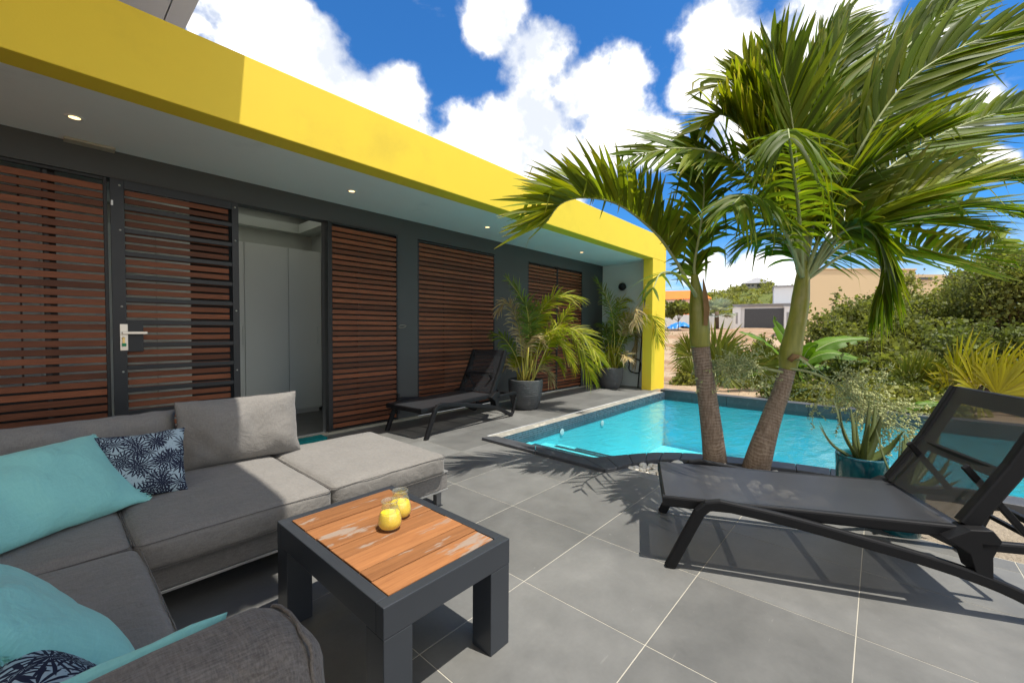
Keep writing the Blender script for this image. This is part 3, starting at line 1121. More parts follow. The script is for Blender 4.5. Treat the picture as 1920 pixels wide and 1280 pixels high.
def build_house():
    H = thing('house', (2.5, 6.5, 0), 'flat roofed house with broad yellow fascia, dark wall and wooden slat shutters', 'house')
    y0, y1 = HX, HX + 0.14
    # dark front wall in blocks round the openings
    mb = MB()
    mb.box((-4.5, y0, 2.40), (8.35, y1, 2.90))                       # header over everything
    mb.box((2.145, y0 + 0.052, 0), (3.05, y1, 2.40))                 # backing behind the sliding panel
    mb.box((3.05, y0, 0), (3.37, y1, 2.40))
    mb.box((3.37, y0 + 0.07, 0), (4.87, y1, 2.40))
    mb.box((4.87, y0, 0), (5.71, y1, 2.40))
    mb.box((5.71, y0 + 0.07, 0), (7.50, y1, 2.40))
    mb.box((7.50, y0, 0), (8.35, y1, 2.40))
    mb.box((-4.5, y0, 0), (-3.1, y1, 2.40))
    mb.build('wall', 'dark_wall', H)
    # sill along the foot of the wall
    mb = MB()
    mb.box((-3.1, 4.60, 0), (3.36, 4.674, 0.022))
    mb.box((3.37, 4.63, 0), (8.34, 4.674, 0.012))
    mb.build('sill', 'sill_concrete', H, bevel=0.004)
    # ceiling of the overhang, fascia, pillar, end wall
    mb = MB()
    mb.box((-5, 3.584, SOF), (8.352, HX - 0.001, 2.80))
    mb.build('soffit', 'soffit_paint', H)
    mb = MB()
    mb.box((-5, 3.38, SOF - 0.003), (8.68, 3.582, 3.105))
    mb.build('fascia', 'yellow_paint', H, bevel=0.006)
    mb = MB()
    mb.box((8.02, 3.382, -0.02), (8.678, 3.580, SOF - 0.004))
    mb.build('pillar', 'yellow_paint', H, bevel=0.005)
    mb = MB()
    mb.box((8.352, 3.583, -0.02), (8.60, HX + 0.14, 2.9))
    mb.build('end_wall', 'end_wall_paint', H)
    mb = MB()
    mb.box((-5, 3.584, 2.905), (-3.0, 9.3, 3.03))
    mb.box((2.6, 3.584, 2.905), (8.60, 9.3, 3.03))
    mb.box((-3.0, 3.584, 2.905), (2.6, 4.95, 3.03))
    mb.box((-3.0, 6.6, 2.905), (2.6, 9.3, 3.03))
    mb.build('roof', 'roof_grey', H)
    mb = MB()
    mb.box((-3.05, 4.90, 2.882), (2.65, 6.65, 2.902))  # unseen roof opening added to brighten the room behind the doorway
    mb.build('added_skylight', 'opal_sheet', H)
    # upper canopy over the seating corner: white boards with an open seam, on posts
    mb = MB()
    for xa, xb in ((-5.0, -3.52), (-3.508, -2.02), (-2.008, -0.52), (-0.508, 0.905), (0.917, 1.085)):
        mb.box((xa, 0.56, 4.40), (xb, 8.4, 4.52))
        if xa < 0.7:
            mb.box((xa, -4.0, 4.40), (min(xb, 0.80), 0.552, 4.52))  # unseen near part, shaped shorter so the table stays in sun
    mb.box((-5.0, -4.0, 4.525), (0.80, 8.4, 4.56))  # cover sheets added on top so no sun comes through the seams
    mb.box((0.802, 0.56, 4.525), (1.08, 8.4, 4.56))
    can = mb.build('canopy', 'white_panel', H)
    mb = MB()
    for x in (-4.6, 0.6):
        for y, z in ((8.0, 3.03), (-3.9, -0.02)):
            mb = MB()
            mb.box((x, y, z), (x + 0.15, y + 0.15, 4.40))
            mb.build('canopy_post', 'white_panel', can)
    # room behind
    mb = MB()
    mb.box((-3.1, y1, -0.05), (2.95, 6.9, -0.004))
    mb.build('room_floor', 'floor_tile', H)
    mb = MB()
    mb.box((-3.3, 6.75, 0), (3.1, 6.9, 2.9))
    mb.box((2.85, y1, 0), (3.0, 6.75, 2.9))
    mb.box((-3.3, y1, 0), (-3.1, 6.75, 1.0))
    mb.box((-3.1, y1, 2.62), (-3.0, 6.75, 2.75))
    mb.box((2.6, y1, 2.62), (2.85, 6.75, 2.75))
    mb.box((-3.0, y1, 2.62), (2.6, 5.25, 2.75))
    mb.box((-3.0, 6.6, 2.62), (2.6, 6.75, 2.75))
    mb.build('room_wall', 'inner_wall', H)

    # left screen of slats in front of the windows
    slat_screen(H, 'slat_screen', -3.1, 0.372, 0.03, 2.395, y0 + 0.006, pitch=0.0655, sh=0.047, mids=(-2.1, -1.1, 0.04))
    # window frame seen through it
    mb = MB()
    for x in (-1.6, -0.55, -0.10):
        mb.box((x, y1 + 0.01, 0.0), (x + 0.012, y1 + 0.03, 2.35))
    for x in (0.02,):
        mb.box((x, y1 - 0.06, 0.0), (x + 0.07, y1, 2.39))
    mb.box((-3.1, y1 - 0.05, 0.0), (0.36, y1, 0.74))
    mb.build('window_frame', 'frame_metal', H)

    # metal gate door with slats behind the bars
    gx0, gx1, gz0, gz1 = 0.387, 1.278, 0.02, 2.392
    gy = y0 - 0.030
    mb = MB()
    mb.box((gx0, gy, gz0), (gx0 + 0.082, gy + 0.032, gz1))
    mb.box((gx1 - 0.055, gy, gz0), (gx1, gy + 0.032, gz1))
    mb.box((gx0 + 0.082, gy + 0.001, gz1 - 0.07), (gx1 - 0.055, gy + 0.031, gz1))
    mb.box((gx0 + 0.082, gy + 0.001, gz0), (gx1 - 0.055, gy + 0.031, gz0 + 0.06))
    pitch = 0.1875
    z = gz1 - 0.07 - 0.165
    bars = []
    while z > gz0 + 0.15:
        mb.box((gx0 + 0.082, gy + 0.002, z), (gx1 - 0.055, gy + 0.026, z + 0.036))
        bars.append(z)
        z -= pitch
    door = mb.build('door', 'black_metal', H, bevel=0.002)
    door['label'] = 'black metal gate door with horizontal bars over wooden slats'
    sl = MB()
    z = gz1 - 0.115
    k = 0
    while z > gz0 + 0.05:
        sl.box((gx0 + 0.088, gy + 0.034, z), (gx1 - 0.075, gy + 0.054, z + 0.043))
        z -= 0.0625
        k += 1
    sl.build('slats', 'slat_wood', door, bevel=0.002)
    mb = MB()
    mb.box((gx0 + 0.082, gy - 0.001, 0.995), (gx0 + 0.185, gy + 0.033, 1.235))
    mb.build('lock_box', 'black_metal', door, bevel=0.002)
    mb = MB()
    mb.box((gx0 + 0.040, gy - 0.010, 1.005), (gx0 + 0.088, gy - 0.0005, 1.222))
    mb.build('lock_plate', 'steel', door, bevel=0.002)
    mb = MB()
    mb.bar((gx0 + 0.058, gy - 0.009, 1.150), (gx0 + 0.058, gy - 0.050, 1.150), 0.018, 0.018)
    mb.box((gx0 + 0.050, gy - 0.060, 1.139), (gx0 + 0.205, gy - 0.044, 1.161))
    mb.build('handle', 'steel', door, bevel=0.003)
    mb = MB()
    mb.lathe([(0.0, 0.012), (0.010, 0.010), (0.011, 0)], 14)
    k_ = MB()
    M = Matrix.Translation((gx0 + 0.060, gy - 0.010, 1.105)) @ Matrix.Rotation(PI / 2, 4, 'X')
    k_.add([M @ Vector(p) for p in mb.v], mb.f, True)
    k_.bar((gx0 + 0.060, gy - 0.022, 1.110), (gx0 + 0.060, gy - 0.024, 1.062), 0.014, 0.003, up=(0, 1, 0))
    k_.build('key', 'brass', door)
    mb = MB()
    mb.box((gx0 + 0.050, gy - 0.028, 1.040), (gx0 + 0.076, gy - 0.022, 1.066))
    mb.build('key_tag', 'green_tag', door, bevel=0.003)
    bolt = MB()
    M0 = Matrix.Rotation(PI / 2, 4, 'X')
    for bx, zs in ((gx0 + 0.056, (2.345, 1.985, 1.365, 0.83, 0.20)), (gx1 - 0.028, (2.345, 2.03, 1.36, 0.79, 0.2))):
        for zz in zs:
            m2 = MB()
            m2.lathe([(0.0, 0.006), (0.006, 0.005), (0.0085, 0.0)], 10)
            M = Matrix.Translation((bx, gy, zz)) @ M0
            b_ = MB()
            b_.add([M @ Vector(p) for p in m2.v], m2.f, True)
            b_.build('bolt', 'steel', door)
    mb = MB()
    mb.box((gx0 + 0.003, gy - 0.006, 2.175), (gx0 + 0.016, gy - 0.0005, 2.215))
    mb.build('sticker', 'plastic_white', door)
    # sliding leaf standing behind the right half of the gate
    mb = MB()
    mb.box((0.925, y0 + 0.085, 0.02), (1.277, y0 + 0.12, 2.38))
    mb.build('sliding_leaf', 'frame_metal', H, bevel=0.003)
    mb = MB()
    mb.box((2.140, y0 - 0.03, 0.02), (2.168, y0 + 0.05, 2.398))
    mb.build('door_jamb', 'frame_metal', H, bevel=0.002)

    # shutters
    p = slat_screen(H, 'sliding_shutter', 2.169, 3.049, 0.024, 2.396, y0 - 0.022, mids=(2.52,), label='sliding slat shutter beside the open doorway')
    mb = MB()
    mb.box((3.03, y0 - 0.045, 0.10), (3.062, y0 - 0.004, 0.36))
    mb.build('latch', 'frame_metal', p, bevel=0.003)
    slat_screen(H, 'window_shutter', 3.372, 4.868, 0.030, 2.388, y0 + 0.004, mids=(3.85, 4.4), label='wide slat shutter behind the lounger')
    slat_screen(H, 'window_shutter', 5.712, 6.602, 0.024, 2.402, y0 + 0.004, mids=(6.1,), label='left leaf of the slat shutter behind the potted palm')
    slat_screen(H, 'window_shutter', 6.612, 7.498, 0.024, 2.402, y0 + 0.004, mids=(7.1,), label='right leaf of the slat shutter behind the potted palm')

    # downlights
    for x in (0.178, 2.16, 4.15, 6.60):
        mb = MB()
        mb.lathe([(0.030, -0.002), (0.046, -0.0065), (0.050, -0.004), (0.052, 0.0)], 24, (x, 4.135, SOF - 0.0005))
        d = mb.build('downlight', 'white_frame', H)
        mb = MB()
        mb.lathe([(0.0, 0.0), (0.030, 0.0)], 20, (x, 4.135, SOF - 0.003))
        mb.build('bulb', 'lamp_glow', d)
    # small cover plate under the soffit by the wall
    mb = MB()
    mb.box((0.14, 4.58, SOF - 0.02), (0.42, 4.675, SOF - 0.001))
    mb.build('cover_plate', 'sill_concrete', H, bevel=0.003)
    # round black wall lamp on the end wall
    mb = MB()
    M = Matrix.Translation((8.350, 4.16, 2.125)) @ Matrix.Rotation(-PI / 2, 4, 'Y')
    m2 = MB()
    m2.lathe([(0.055, 0.0), (0.055, 0.02), (0.028, 0.024), (0.028, 0.05), (0.075, 0.055), (0.085, 0.075), (0.078, 0.105), (0.0, 0.112)], 24)
    mb.add([M @ Vector(p) for p in m2.v], m2.f, True)
    mb.build('wall_lamp', 'rubber_black', H)
    # outdoor tap on the end wall
    mb = MB()
    mb.tube([(8.352, 3.86, 0.62), (8.29, 3.86, 0.62), (8.28, 3.86, 0.58)], 0.013, 8)
    mb.build('tap', 'steel', H)
    # two pale cable loops on the dark pier
    mb = MB()
    mb.tube(crom([(3.07, 4.672, 1.22), (3.10, 4.660, 1.245), (3.17, 4.655, 1.235), (3.14, 4.658, 1.215), (3.07, 4.666, 1.21)], 4), 0.003, 5)
    mb.build('cable_stub', 'sill_concrete', H)
    mb = MB()
    mb.tube(crom([(3.09, 4.672, 0.18), (3.13, 4.660, 0.18), (3.165, 4.655, 0.21), (3.15, 4.660, 0.25)], 4), 0.004, 5)
    mb.build('cable_stub', 'sill_concrete', H)


def build_room_things():
    wd = thing('wardrobe', (1.0, 6.3, 0), 'tall pale grey wardrobe seen through the open doorway', 'wardrobe')
    yf = 6.05
    mb = MB()
    mb.box((-2.6, yf + 0.02, 0.05), (2.69, 6.7, 2.285))
    mb.build('carcass', 'wardrobe_paint', wd)
    mb = MB()
    mb.box((-2.58, yf + 0.05, -0.003), (2.67, 6.68, 0.05))
    mb.build('plinth', 'wardrobe_paint', wd)
    xs = [-2.6, -1.72, -0.86, 0.0, 0.86, 1.72, 2.245, 2.69]
    for a, b in zip(xs, xs[1:]):
        mb = MB()
        mb.box((a + 0.003, yf, 0.07), (b - 0.003, yf + 0.019, 2.28))
        mb.build('door_leaf', 'wardrobe_paint', wd, bevel=0.002)
    for x in (1.70, 2.63):
        mb = MB()
        mb.box((x - 0.008, yf - 0.022, 0.98), (x + 0.004, yf - 0.012, 1.22))
        mb.box((x - 0.006, yf - 0.012, 0.99), (x + 0.002, yf, 1.005))
        mb.box((x - 0.006, yf - 0.012, 1.195), (x + 0.002, yf, 1.21))
        mb.build('pull_handle', 'wardrobe_paint', wd)
    mb = MB()
    mb.box((1.45, 4.44, 0.0005), (2.03, 4.595, 0.026))
    mb.box((1.452, 4.41, 0.0005), (2.01, 4.439, 0.015))
    tag(mb.build('door_mat', 'teal_mat', bevel=0.004), 'thin teal mat lying at the doorway behind the sofa', 'mat')
    # coiled hose at the end wall
    mb = MB()
    pts = []
    for i in range(60):
        a = i / 59 * 2 * PI * 2.2
        r = 0.135 + 0.012 * math.sin(i * 0.9)
        pts.append((8.30 - 0.004 * (i // 27), 3.86 + r * math.sin(a), 0.44 + r * 1.15 * math.cos(a)))
    pts = [(8.285, 3.86, 0.575)] + pts
    mb.tube(pts, 0.009, 6)
    tag(mb.build('garden_hose', 'rubber_black'), 'thin black hose coiled on the grey end wall beside the yellow pillar', 'hose')
    mb = MB()
    a, b = Vector((8.20, 3.74, 0.0)), Vector((7.985, 3.50, 2.10))
    mb.tube([a, a.lerp(b, 0.86)], 0.014, 8)
    pole = mb.build('pool_pole', 'rubber_black')
    tag(pole, 'dark pole leaning against the yellow pillar behind the far potted palm', 'pole')
    mb = MB()
    mb.tube([a.lerp(b, 0.86), a.lerp(b, 0.97), a.lerp(b, 1.0)], [0.016, 0.019, 0.014], 8)
    mb.build('grip', 'petiole_yellow', pole)


build_house()
build_room_things()

# ------------------------------------------------------------------ cushions and sofa
def cushion_mesh(mb, c, h, r=0.035, puff=0.012, side=0.006, wr=0.004, cuts=14, seed=0.0, M=None, wf=7.0):
    """soft box cushion: c centre, h half extents"""
    bm = bmesh.new()
    bmesh.ops.create_cube(bm, size=2.0)
    bmesh.ops.subdivide_edges(bm, edges=bm.edges[:], cuts=cuts, use_grid_fill=True)
    h = Vector(h)
    vs = []
    for v in bm.verts:
        p = Vector([math.sin(max(-1, min(1, q)) * PI / 2) for q in v.co])
        q = Vector((p.x * h.x, p.y * h.y, p.z * h.z))
        inner = Vector([max(-(h[i] - r), min(h[i] - r, q[i])) for i in range(3)])
        d = q - inner
        if d.length > 1e-9:
            d.normalize()
            q = inner + d * r
        else:
            d = Vector((0, 0, 0))
        q.z += math.copysign(1, p.z) * abs(p.z) ** 2 * puff * (1 - abs(p.x) ** 4) * (1 - abs(p.y) ** 4)
        q.x += p.x * side * (1 - p.z ** 2) * (1 - abs(p.y) ** 6)
        q.y += p.y * side * (1 - p.z ** 2) * (1 - abs(p.x) ** 6)
        s3 = Vector((seed, seed * 1.7, 0))
        w = noise.noise(q * wf + s3) + 0.6 * noise.noise(q * wf * 2.3 + s3)
        q += d * (w * wr)
        q += Vector((noise.noise(q * 3 + s3), noise.noise(q * 3 + s3 + Vector((9, 0, 0))), noise.noise(q * 3 + s3 + Vector((0, 9, 0))))) * wr * 1.2
        q = q + Vector(c) if M is None else M @ q
        vs.append(q)
    bm.verts.index_update()
    mb.add(vs, [tuple(x.index for x in f.verts) for f in bm.faces], True)
    bm.free()


def piping(mb, c, h, z, r=0.03, rad=0.0020, M=None, side=0.006):
    pts = []
    w, d = h[0] + side * 0.4, h[1] + side * 0.4
    for cx, cy, a0 in ((w - r, d - r, 0), (-w + r, d - r, 90), (-w + r, -d + r, 180), (w - r, -d + r, 270)):
        for i in range(5):
            a = math.radians(a0 + 90 * i / 4)
            pts.append(Vector((cx + r * math.cos(a), cy + r * math.sin(a), z)))
    pts = pts + [pts[0]]
    full = []
    for a, b in zip(pts, pts[1:]):
        k = max(1, int((b - a).length / 0.06))
        for i in range(k):
            p = a.lerp(b, i / k)
            p.z += 0.0016 * noise.noise(p * 9)
            full.append(p)
    full.append(pts[0])
    full = [(M @ p) if M is not None else p + Vector(c) for p in full]
    mb.tube(full, rad, 5)


def frame_from(origin, right, up, ):
    r = Vector(right).normalized()
    u = Vector(up)
    u = (u - r * u.dot(r)).normalized()
    n = r.cross(u)
    o = Vector(origin)
    return Matrix(((r.x, u.x, n.x, o.x), (r.y, u.y, n.y, o.y), (r.z, u.z, n.z, o.z), (0, 0, 0, 1)))


def build_sofa():
    S = thing('corner_sofa', (0.5, 2.4, 0), 'large grey fabric corner sofa with chaise end and loose cushions', 'sofa')
    yf = 2.165

    def panel_run(x0, y0_, x1, y1_, name='base_frame'):
        mb = MB()
        mb.box((x0, y0_, 0.128), (x1, y1_, 0.235))
        p = mb.build(name, 'sofa_panel_fabric', S, bevel=0.004)
        m2 = MB()
        e = 0.004
        m2.box((x0 - e, y0_ - e, 0.114), (x1 + e, y1_ + e, 0.127))
        m2.build('rail', 'alu_rail', p, bevel=0.002)
        return p
    panel_run(-0.75, yf, 0.985, 3.12)
    panel_run(0.995, yf, 1.80, 3.10, 'chaise_frame')
    panel_run(-0.75, 0.70, 0.20, yf - 0.01)
    # slim metal lip round the chaise frame
    mb = MB()
    mb.box((0.997, yf - 0.006, 0.2355), (1.804, yf + 0.02, 0.245))
    mb.box((1.784, yf + 0.021, 0.2355), (1.804, 3.10, 0.245))
    mb.build('lip', 'alu_rail', S, bevel=0.002)
    for x, y in ((1.77, 2.235), (1.77, 3.05), (1.03, 3.05), (-0.7, 3.05), (0.13, 0.78), (-0.7, 0.78), (0.94, 2.235)):
        mb = MB()
        mb.box((x - 0.02, y - 0.02, 0.0), (x + 0.02, y + 0.02, 0.114))
        mb.add([(x - 0.075, y - 0.018, 0.113), (x - 0.02, y - 0.018, 0.113), (x - 0.02, y - 0.018, 0.07), (x - 0.045, y - 0.018, 0.10)], [(0, 1, 2, 3)])
        mb.build('leg', 'sofa_frame_metal', S, bevel=0.002)

    def seat(x0, y0_, x1, y1_, seed, z0=0.236, z1=0.372, name='seat_cushion', wr=0.004):
        c = ((x0 + x1) / 2, (y0_ + y1_) / 2, (z0 + z1) / 2)
        h = ((x1 - x0) / 2, (y1_ - y0_) / 2, (z1 - z0) / 2)
        mb = MB()
        cushion_mesh(mb, c, h, r=0.032, puff=0.014, side=0.010, wr=wr, cuts=20, seed=seed)
        o = mb.build(name, 'sofa_fabric', S)
        m2 = MB()
        piping(m2, c, h, h[2] - 0.012)
        piping(m2, c, h, -h[2] + 0.012)
        m2.build('piping', 'seam_fabric', o)
        return o
    seat(0.225, 2.105, 0.985, 3.11, 1.0)
    seat(0.998, 2.125, 1.755, 3.075, 2.3)
    seat(-0.74, 2.115, 0.215, 3.11, 4.1)
    seat(-0.74, 0.82, 0.232, 2.098, 5.7)

    # back cushions, leaning
    for bl, br, up, hg, th, sd_, wr in (
            ((0.495, 2.94, 0.380), (1.135, 2.90, 0.380), (0, 0.20, 0.98), 0.395, 0.20, 8.1, 0.020),
            ((-0.42, 3.02, 0.380), (0.515, 3.02, 0.380), (0, 0.20, 0.97), 0.345, 0.20, 9.4, 0.026),
            ((-0.50, 1.55, 0.380), (-0.50, 2.75, 0.380), (-0.22, 0, 0.97), 0.34, 0.18, 12.4, 0.02)):
        o = pillow('back_cushion', bl, br, up, hg, th, 'sofa_fabric', None, sd_, wr=wr, pinch=0.025, seam='seam_fabric', n=40)
        for k in ('label', 'category'):
            if k in o:
                del o[k]
        M = o.matrix_basis.copy()
        o.parent = S
        o.matrix_basis = Matrix.Translation(S.location).inverted() @ M
    # arm bolster at the near end: long round-topped cushion
    mb = MB()
    h = (0.43, 0.105, 0.155)
    M = Matrix.Translation((-0.105, 0.765, 0.532)) @ Matrix.Rotation(math.radians(3), 4, 'Z')
    cushion_mesh(mb, (0, 0, 0), h, r=0.085, puff=0.02, side=0.012, wr=0.006, cuts=20, seed=3.3, M=M, wf=6)
    o = mb.build('arm_cushion', 'dark_fabric', S)
    o['label'] = 'dark grey arm cushion with a rounded end'
    m2 = MB()
    pts = []
    for i in range(41):
        a = 2 * PI * i / 40
        y = (h[1] - 0.005) * (abs(math.cos(a)) ** 0.55) * math.copysign(1, math.cos(a))
        z = (h[2] - 0.003) * (abs(math.sin(a)) ** 0.65) * math.copysign(1, math.sin(a))
        pts.append(M @ Vector((h[0] - 0.038 + 0.003 * math.sin(9 * a), y, z)))
    m2.tube(pts, 0.004, 6)
    m2.build('piping', 'dark_fabric', o)


def pillow(name, bl, br, up, hgt, thick, mat, label, seed, fringe=False, n=26, pinch=0.07, wr=0.012, group=None, seam=None):
    """throw pillow standing on its lower edge bl-br and leaning along 'up'"""
    bl, br = Vector(bl), Vector(br)
    r = br - bl
    M = frame_from((bl + br) / 2, r, up)
    nz = 1 if M.col[2].to_3d().dot(CAM - M.translation) > 0 else -1
    hw, hh = r.length / 2, hgt / 2
    Ml = Matrix.Translation((0, hh, 0))
    vs, idx = [], {}
    for side in (1, -1):
        for i in range(n + 1):
            for j in range(n + 1):
                x, y = 2 * i / n - 1, 2 * j / n - 1
                x, y = math.sin(x * PI / 2), math.sin(y * PI / 2)
                edge = i in (0, n) or j in (0, n)
                if side == -1 and edge:
                    idx[side, i, j] = idx[1, i, j]
                    continue
                px = x * hw * (1 - pinch * (1 - y * y))
                py = y * hh * (1 - pinch * (1 - x * x) * 1.2)
                t = thick / 2 * ((1 - x ** 4) ** 0.55) * ((1 - y ** 4) ** 0.55)
                t *= 0.82 + 0.18 * (1 - x * x) * (1 - y * y)
                s3 = Vector((seed, seed * 2, side * 5))
                q = Vector((px * 5, py * 5, 0))
                w = noise.noise(q + s3) + 0.7 * noise.noise(Vector((q.x * 2.6, q.y * 1.3, 0)) + s3)
                ridge = abs(noise.noise(Vector((q.x * 1.3 + q.y * 0.8, q.y * 0.5, 2)) + s3))
                t = t + (w * wr - ridge * wr * 1.2) * (1 - x ** 6) * (1 - y ** 6)
                e = 0.006 * noise.noise(Vector((px * 14, py * 14, 1)) + s3)
                idx[side, i, j] = len(vs)
                vs.append((px + e, py + e + hh, side * t))
    fs = []
    for side in (1, -1):
        for i in range(n):
            for j in range(n):
                f = (idx[side, i, j], idx[side, i + 1, j], idx[side, i + 1, j + 1], idx[side, i, j + 1])
                fs.append(f if side == 1 else f[::-1])
    mb = MB()
    mb.add(vs, fs, True)
    o = mb.build(name, mat)
    o.matrix_world = M
    if label:
        tag(o, label, 'pillow', group)
    if seam:
        ring = [(i, 0) for i in range(n + 1)] + [(n, j) for j in range(1, n + 1)] + [(i, n) for i in range(n - 1, -1, -1)] + [(0, j) for j in range(n - 1, -1, -1)]
        sb = MB()
        sb.tube([vs[idx[1, i, j]] for i, j in ring], 0.0030, 5)
        sm = sb.build('piping', seam)
        sm.parent = o
    if fringe:
        fb = MB()
        rnd = random.Random(int(seed * 10))
        for sx in (1, -1):
            for k in range(110):
                y = -1 + 2 * k / 109
                x0 = sx * hw * (1 - pinch * (1 - y * y))
                p = Vector((x0 - sx * 0.004, (y * hh) * 1.0 + hh, 0))
                d = Vector((sx * rnd.uniform(0.010, 0.024), rnd.uniform(-0.012, 0.012), rnd.uniform(-0.010, 0.010)))
                fb.ribbon([p, p + d * 0.5, p + d], [0.003, 0.0026, 0.001], Vector((0, 0, 1)))
        f = fb.build('fringe', mat)
        f.parent = o
    return o


def build_pillows():
    pillow('throw_pillow', (-0.36, 2.12, 0.395), (0.325, 2.565, 0.385), (-0.34, 0.56, 0.62), 0.43, 0.17, 'teal_fabric',
           'big plain teal throw pillow with frayed edges lying against the sofa back', 1.7, True, wr=0.026)
    pillow('throw_pillow', (0.11, 2.645, 0.380), (0.475, 2.59, 0.380), (-0.05, 0.50, 0.86), 0.335, 0.12, 'palm_print',
           'dark palm print throw pillow tucked between the teal pillow and the sofa back', 4.2, wr=0.008)
    pillow('throw_pillow', (0.14, 1.16, 0.395), (0.0, 1.64, 0.395), (-0.62, -0.10, 0.74), 0.42, 0.19, 'teal_fabric',
           'teal throw pillow with a frayed edge standing in the near corner of the sofa', 6.3, True, wr=0.018)
    pillow('throw_pillow', (-0.42, 0.955, 0.385), (0.225, 0.945, 0.385), (0.0, -0.16, 0.98), 0.292, 0.09, 'teal_fabric',
           'flat teal throw pillow leaning on the dark arm cushion nearest the camera', 7.9, wr=0.006, pinch=0.05)
    pillow('throw_pillow', (0.150, 0.985, 0.390), (0.085, 1.275, 0.390), (-0.60, -0.08, 0.68), 0.30, 0.12, 'palm_print',
           'dark palm print throw pillow at the near sofa corner before a teal one', 2.9, wr=0.008)


# ------------------------------------------------------------------ coffee table with jars
def build_table():
    x0, x1, y0, y1, H = 0.630, 1.168, 1.037, 1.842, 0.405
    T = thing('coffee_table', ((x0 + x1) / 2, (y0 + y1) / 2, 0), 'low coffee table with dark metal frame and reclaimed plank top', 'table')
    b = 0.040
    ap = 0.095
    mb = MB()
    mb.box((x0, y0, H - ap), (x1, y0 + b, H))
    mb.box((x0, y1 - b, H - ap), (x1, y1, H))
    mb.box((x0, y0 + b, H - ap), (x0 + b, y1 - b, H))
    mb.box((x1 - b, y0 + b, H - ap), (x1, y1 - b, H))
    mb.build('apron', 'table_metal', T, bevel=0.0025)
    L = 0.100
    for lx in (x0, x1 - L):
        for ly in (y0, y1 - L):
            m2 = MB()
            m2.box((lx + 0.0008, ly + 0.0008, 0.0), (lx + L - 0.0008, ly + L - 0.0008, H - ap - 0.0006))
            m2.build('leg', 'table_metal', T, bevel=0.0025)
    mb = MB()
    ws = [0.098, 0.075, 0.112, 0.092, 0.118, 0.088, 0.13]
    tot = (y1 - y0) - 2 * b - 0.006
    k = tot / sum(ws)
    y = y0 + b + 0.003
    for w in ws:
        w *= k
        e0 = random.uniform(0.002, 0.006)
        mb.box((x0 + b + e0, y + 0.0014, H - 0.028), (x1 - b - random.uniform(0.002, 0.005), y + w - 0.0014, H + random.uniform(-0.0015, 0.0035)))
        y += w
    mb.build('tabletop', 'table_wood', T, bevel=0.0018)
    m3 = MB()
    m3.box((x0 + b, y0 + b, H - 0.05), (x1 - b, y1 - b, H - 0.030))
    m3.build('tray', 'frame_metal', T)

    def jar(loc, sc, label):
        sz = sc * 0.90
        J = thing('glass_jar', loc, label, 'jar', 'jars on the coffee table')
        Lc = Vector(loc)
        prof = [(0.0, 0.0015), (0.024, 0.0), (0.031, 0.003), (0.0365, 0.014), (0.0375, 0.026), (0.0360, 0.040), (0.0318, 0.058), (0.0270, 0.074), (0.0245, 0.084),
                (0.0242, 0.090), (0.0262, 0.094), (0.0276, 0.098), (0.0270, 0.102), (0.0250, 0.1025), (0.0238, 0.099), (0.0228, 0.092), (0.0228, 0.085), (0.025, 0.075)]
        mb = MB()
        mb.lathe([(r * sc, z * sz) for r, z in prof], 36, Lc)
        mb.build('jar_glass', 'clear_glass', J)
        pw = [(0.0, 0.003), (0.023, 0.003), (0.0295, 0.006), (0.0350, 0.015), (0.0360, 0.026), (0.0346, 0.040), (0.0312, 0.0545), (0.0300, 0.0575), (0.028, 0.0580), (0.0, 0.0574)]
        m2 = MB()
        m2.lathe([(r * sc, z * sz) for r, z in pw], 36, Lc)
        m2.build('yellow_filling', 'jar_wax', J)
    jar((0.905, 1.440, H + 0.0035), 1.22, 'round glass jar filled with yellow, the nearer of the two on the table')
    jar((0.992, 1.500, H + 0.0035), 1.22, 'round glass jar filled with yellow, half hidden behind the other jar')


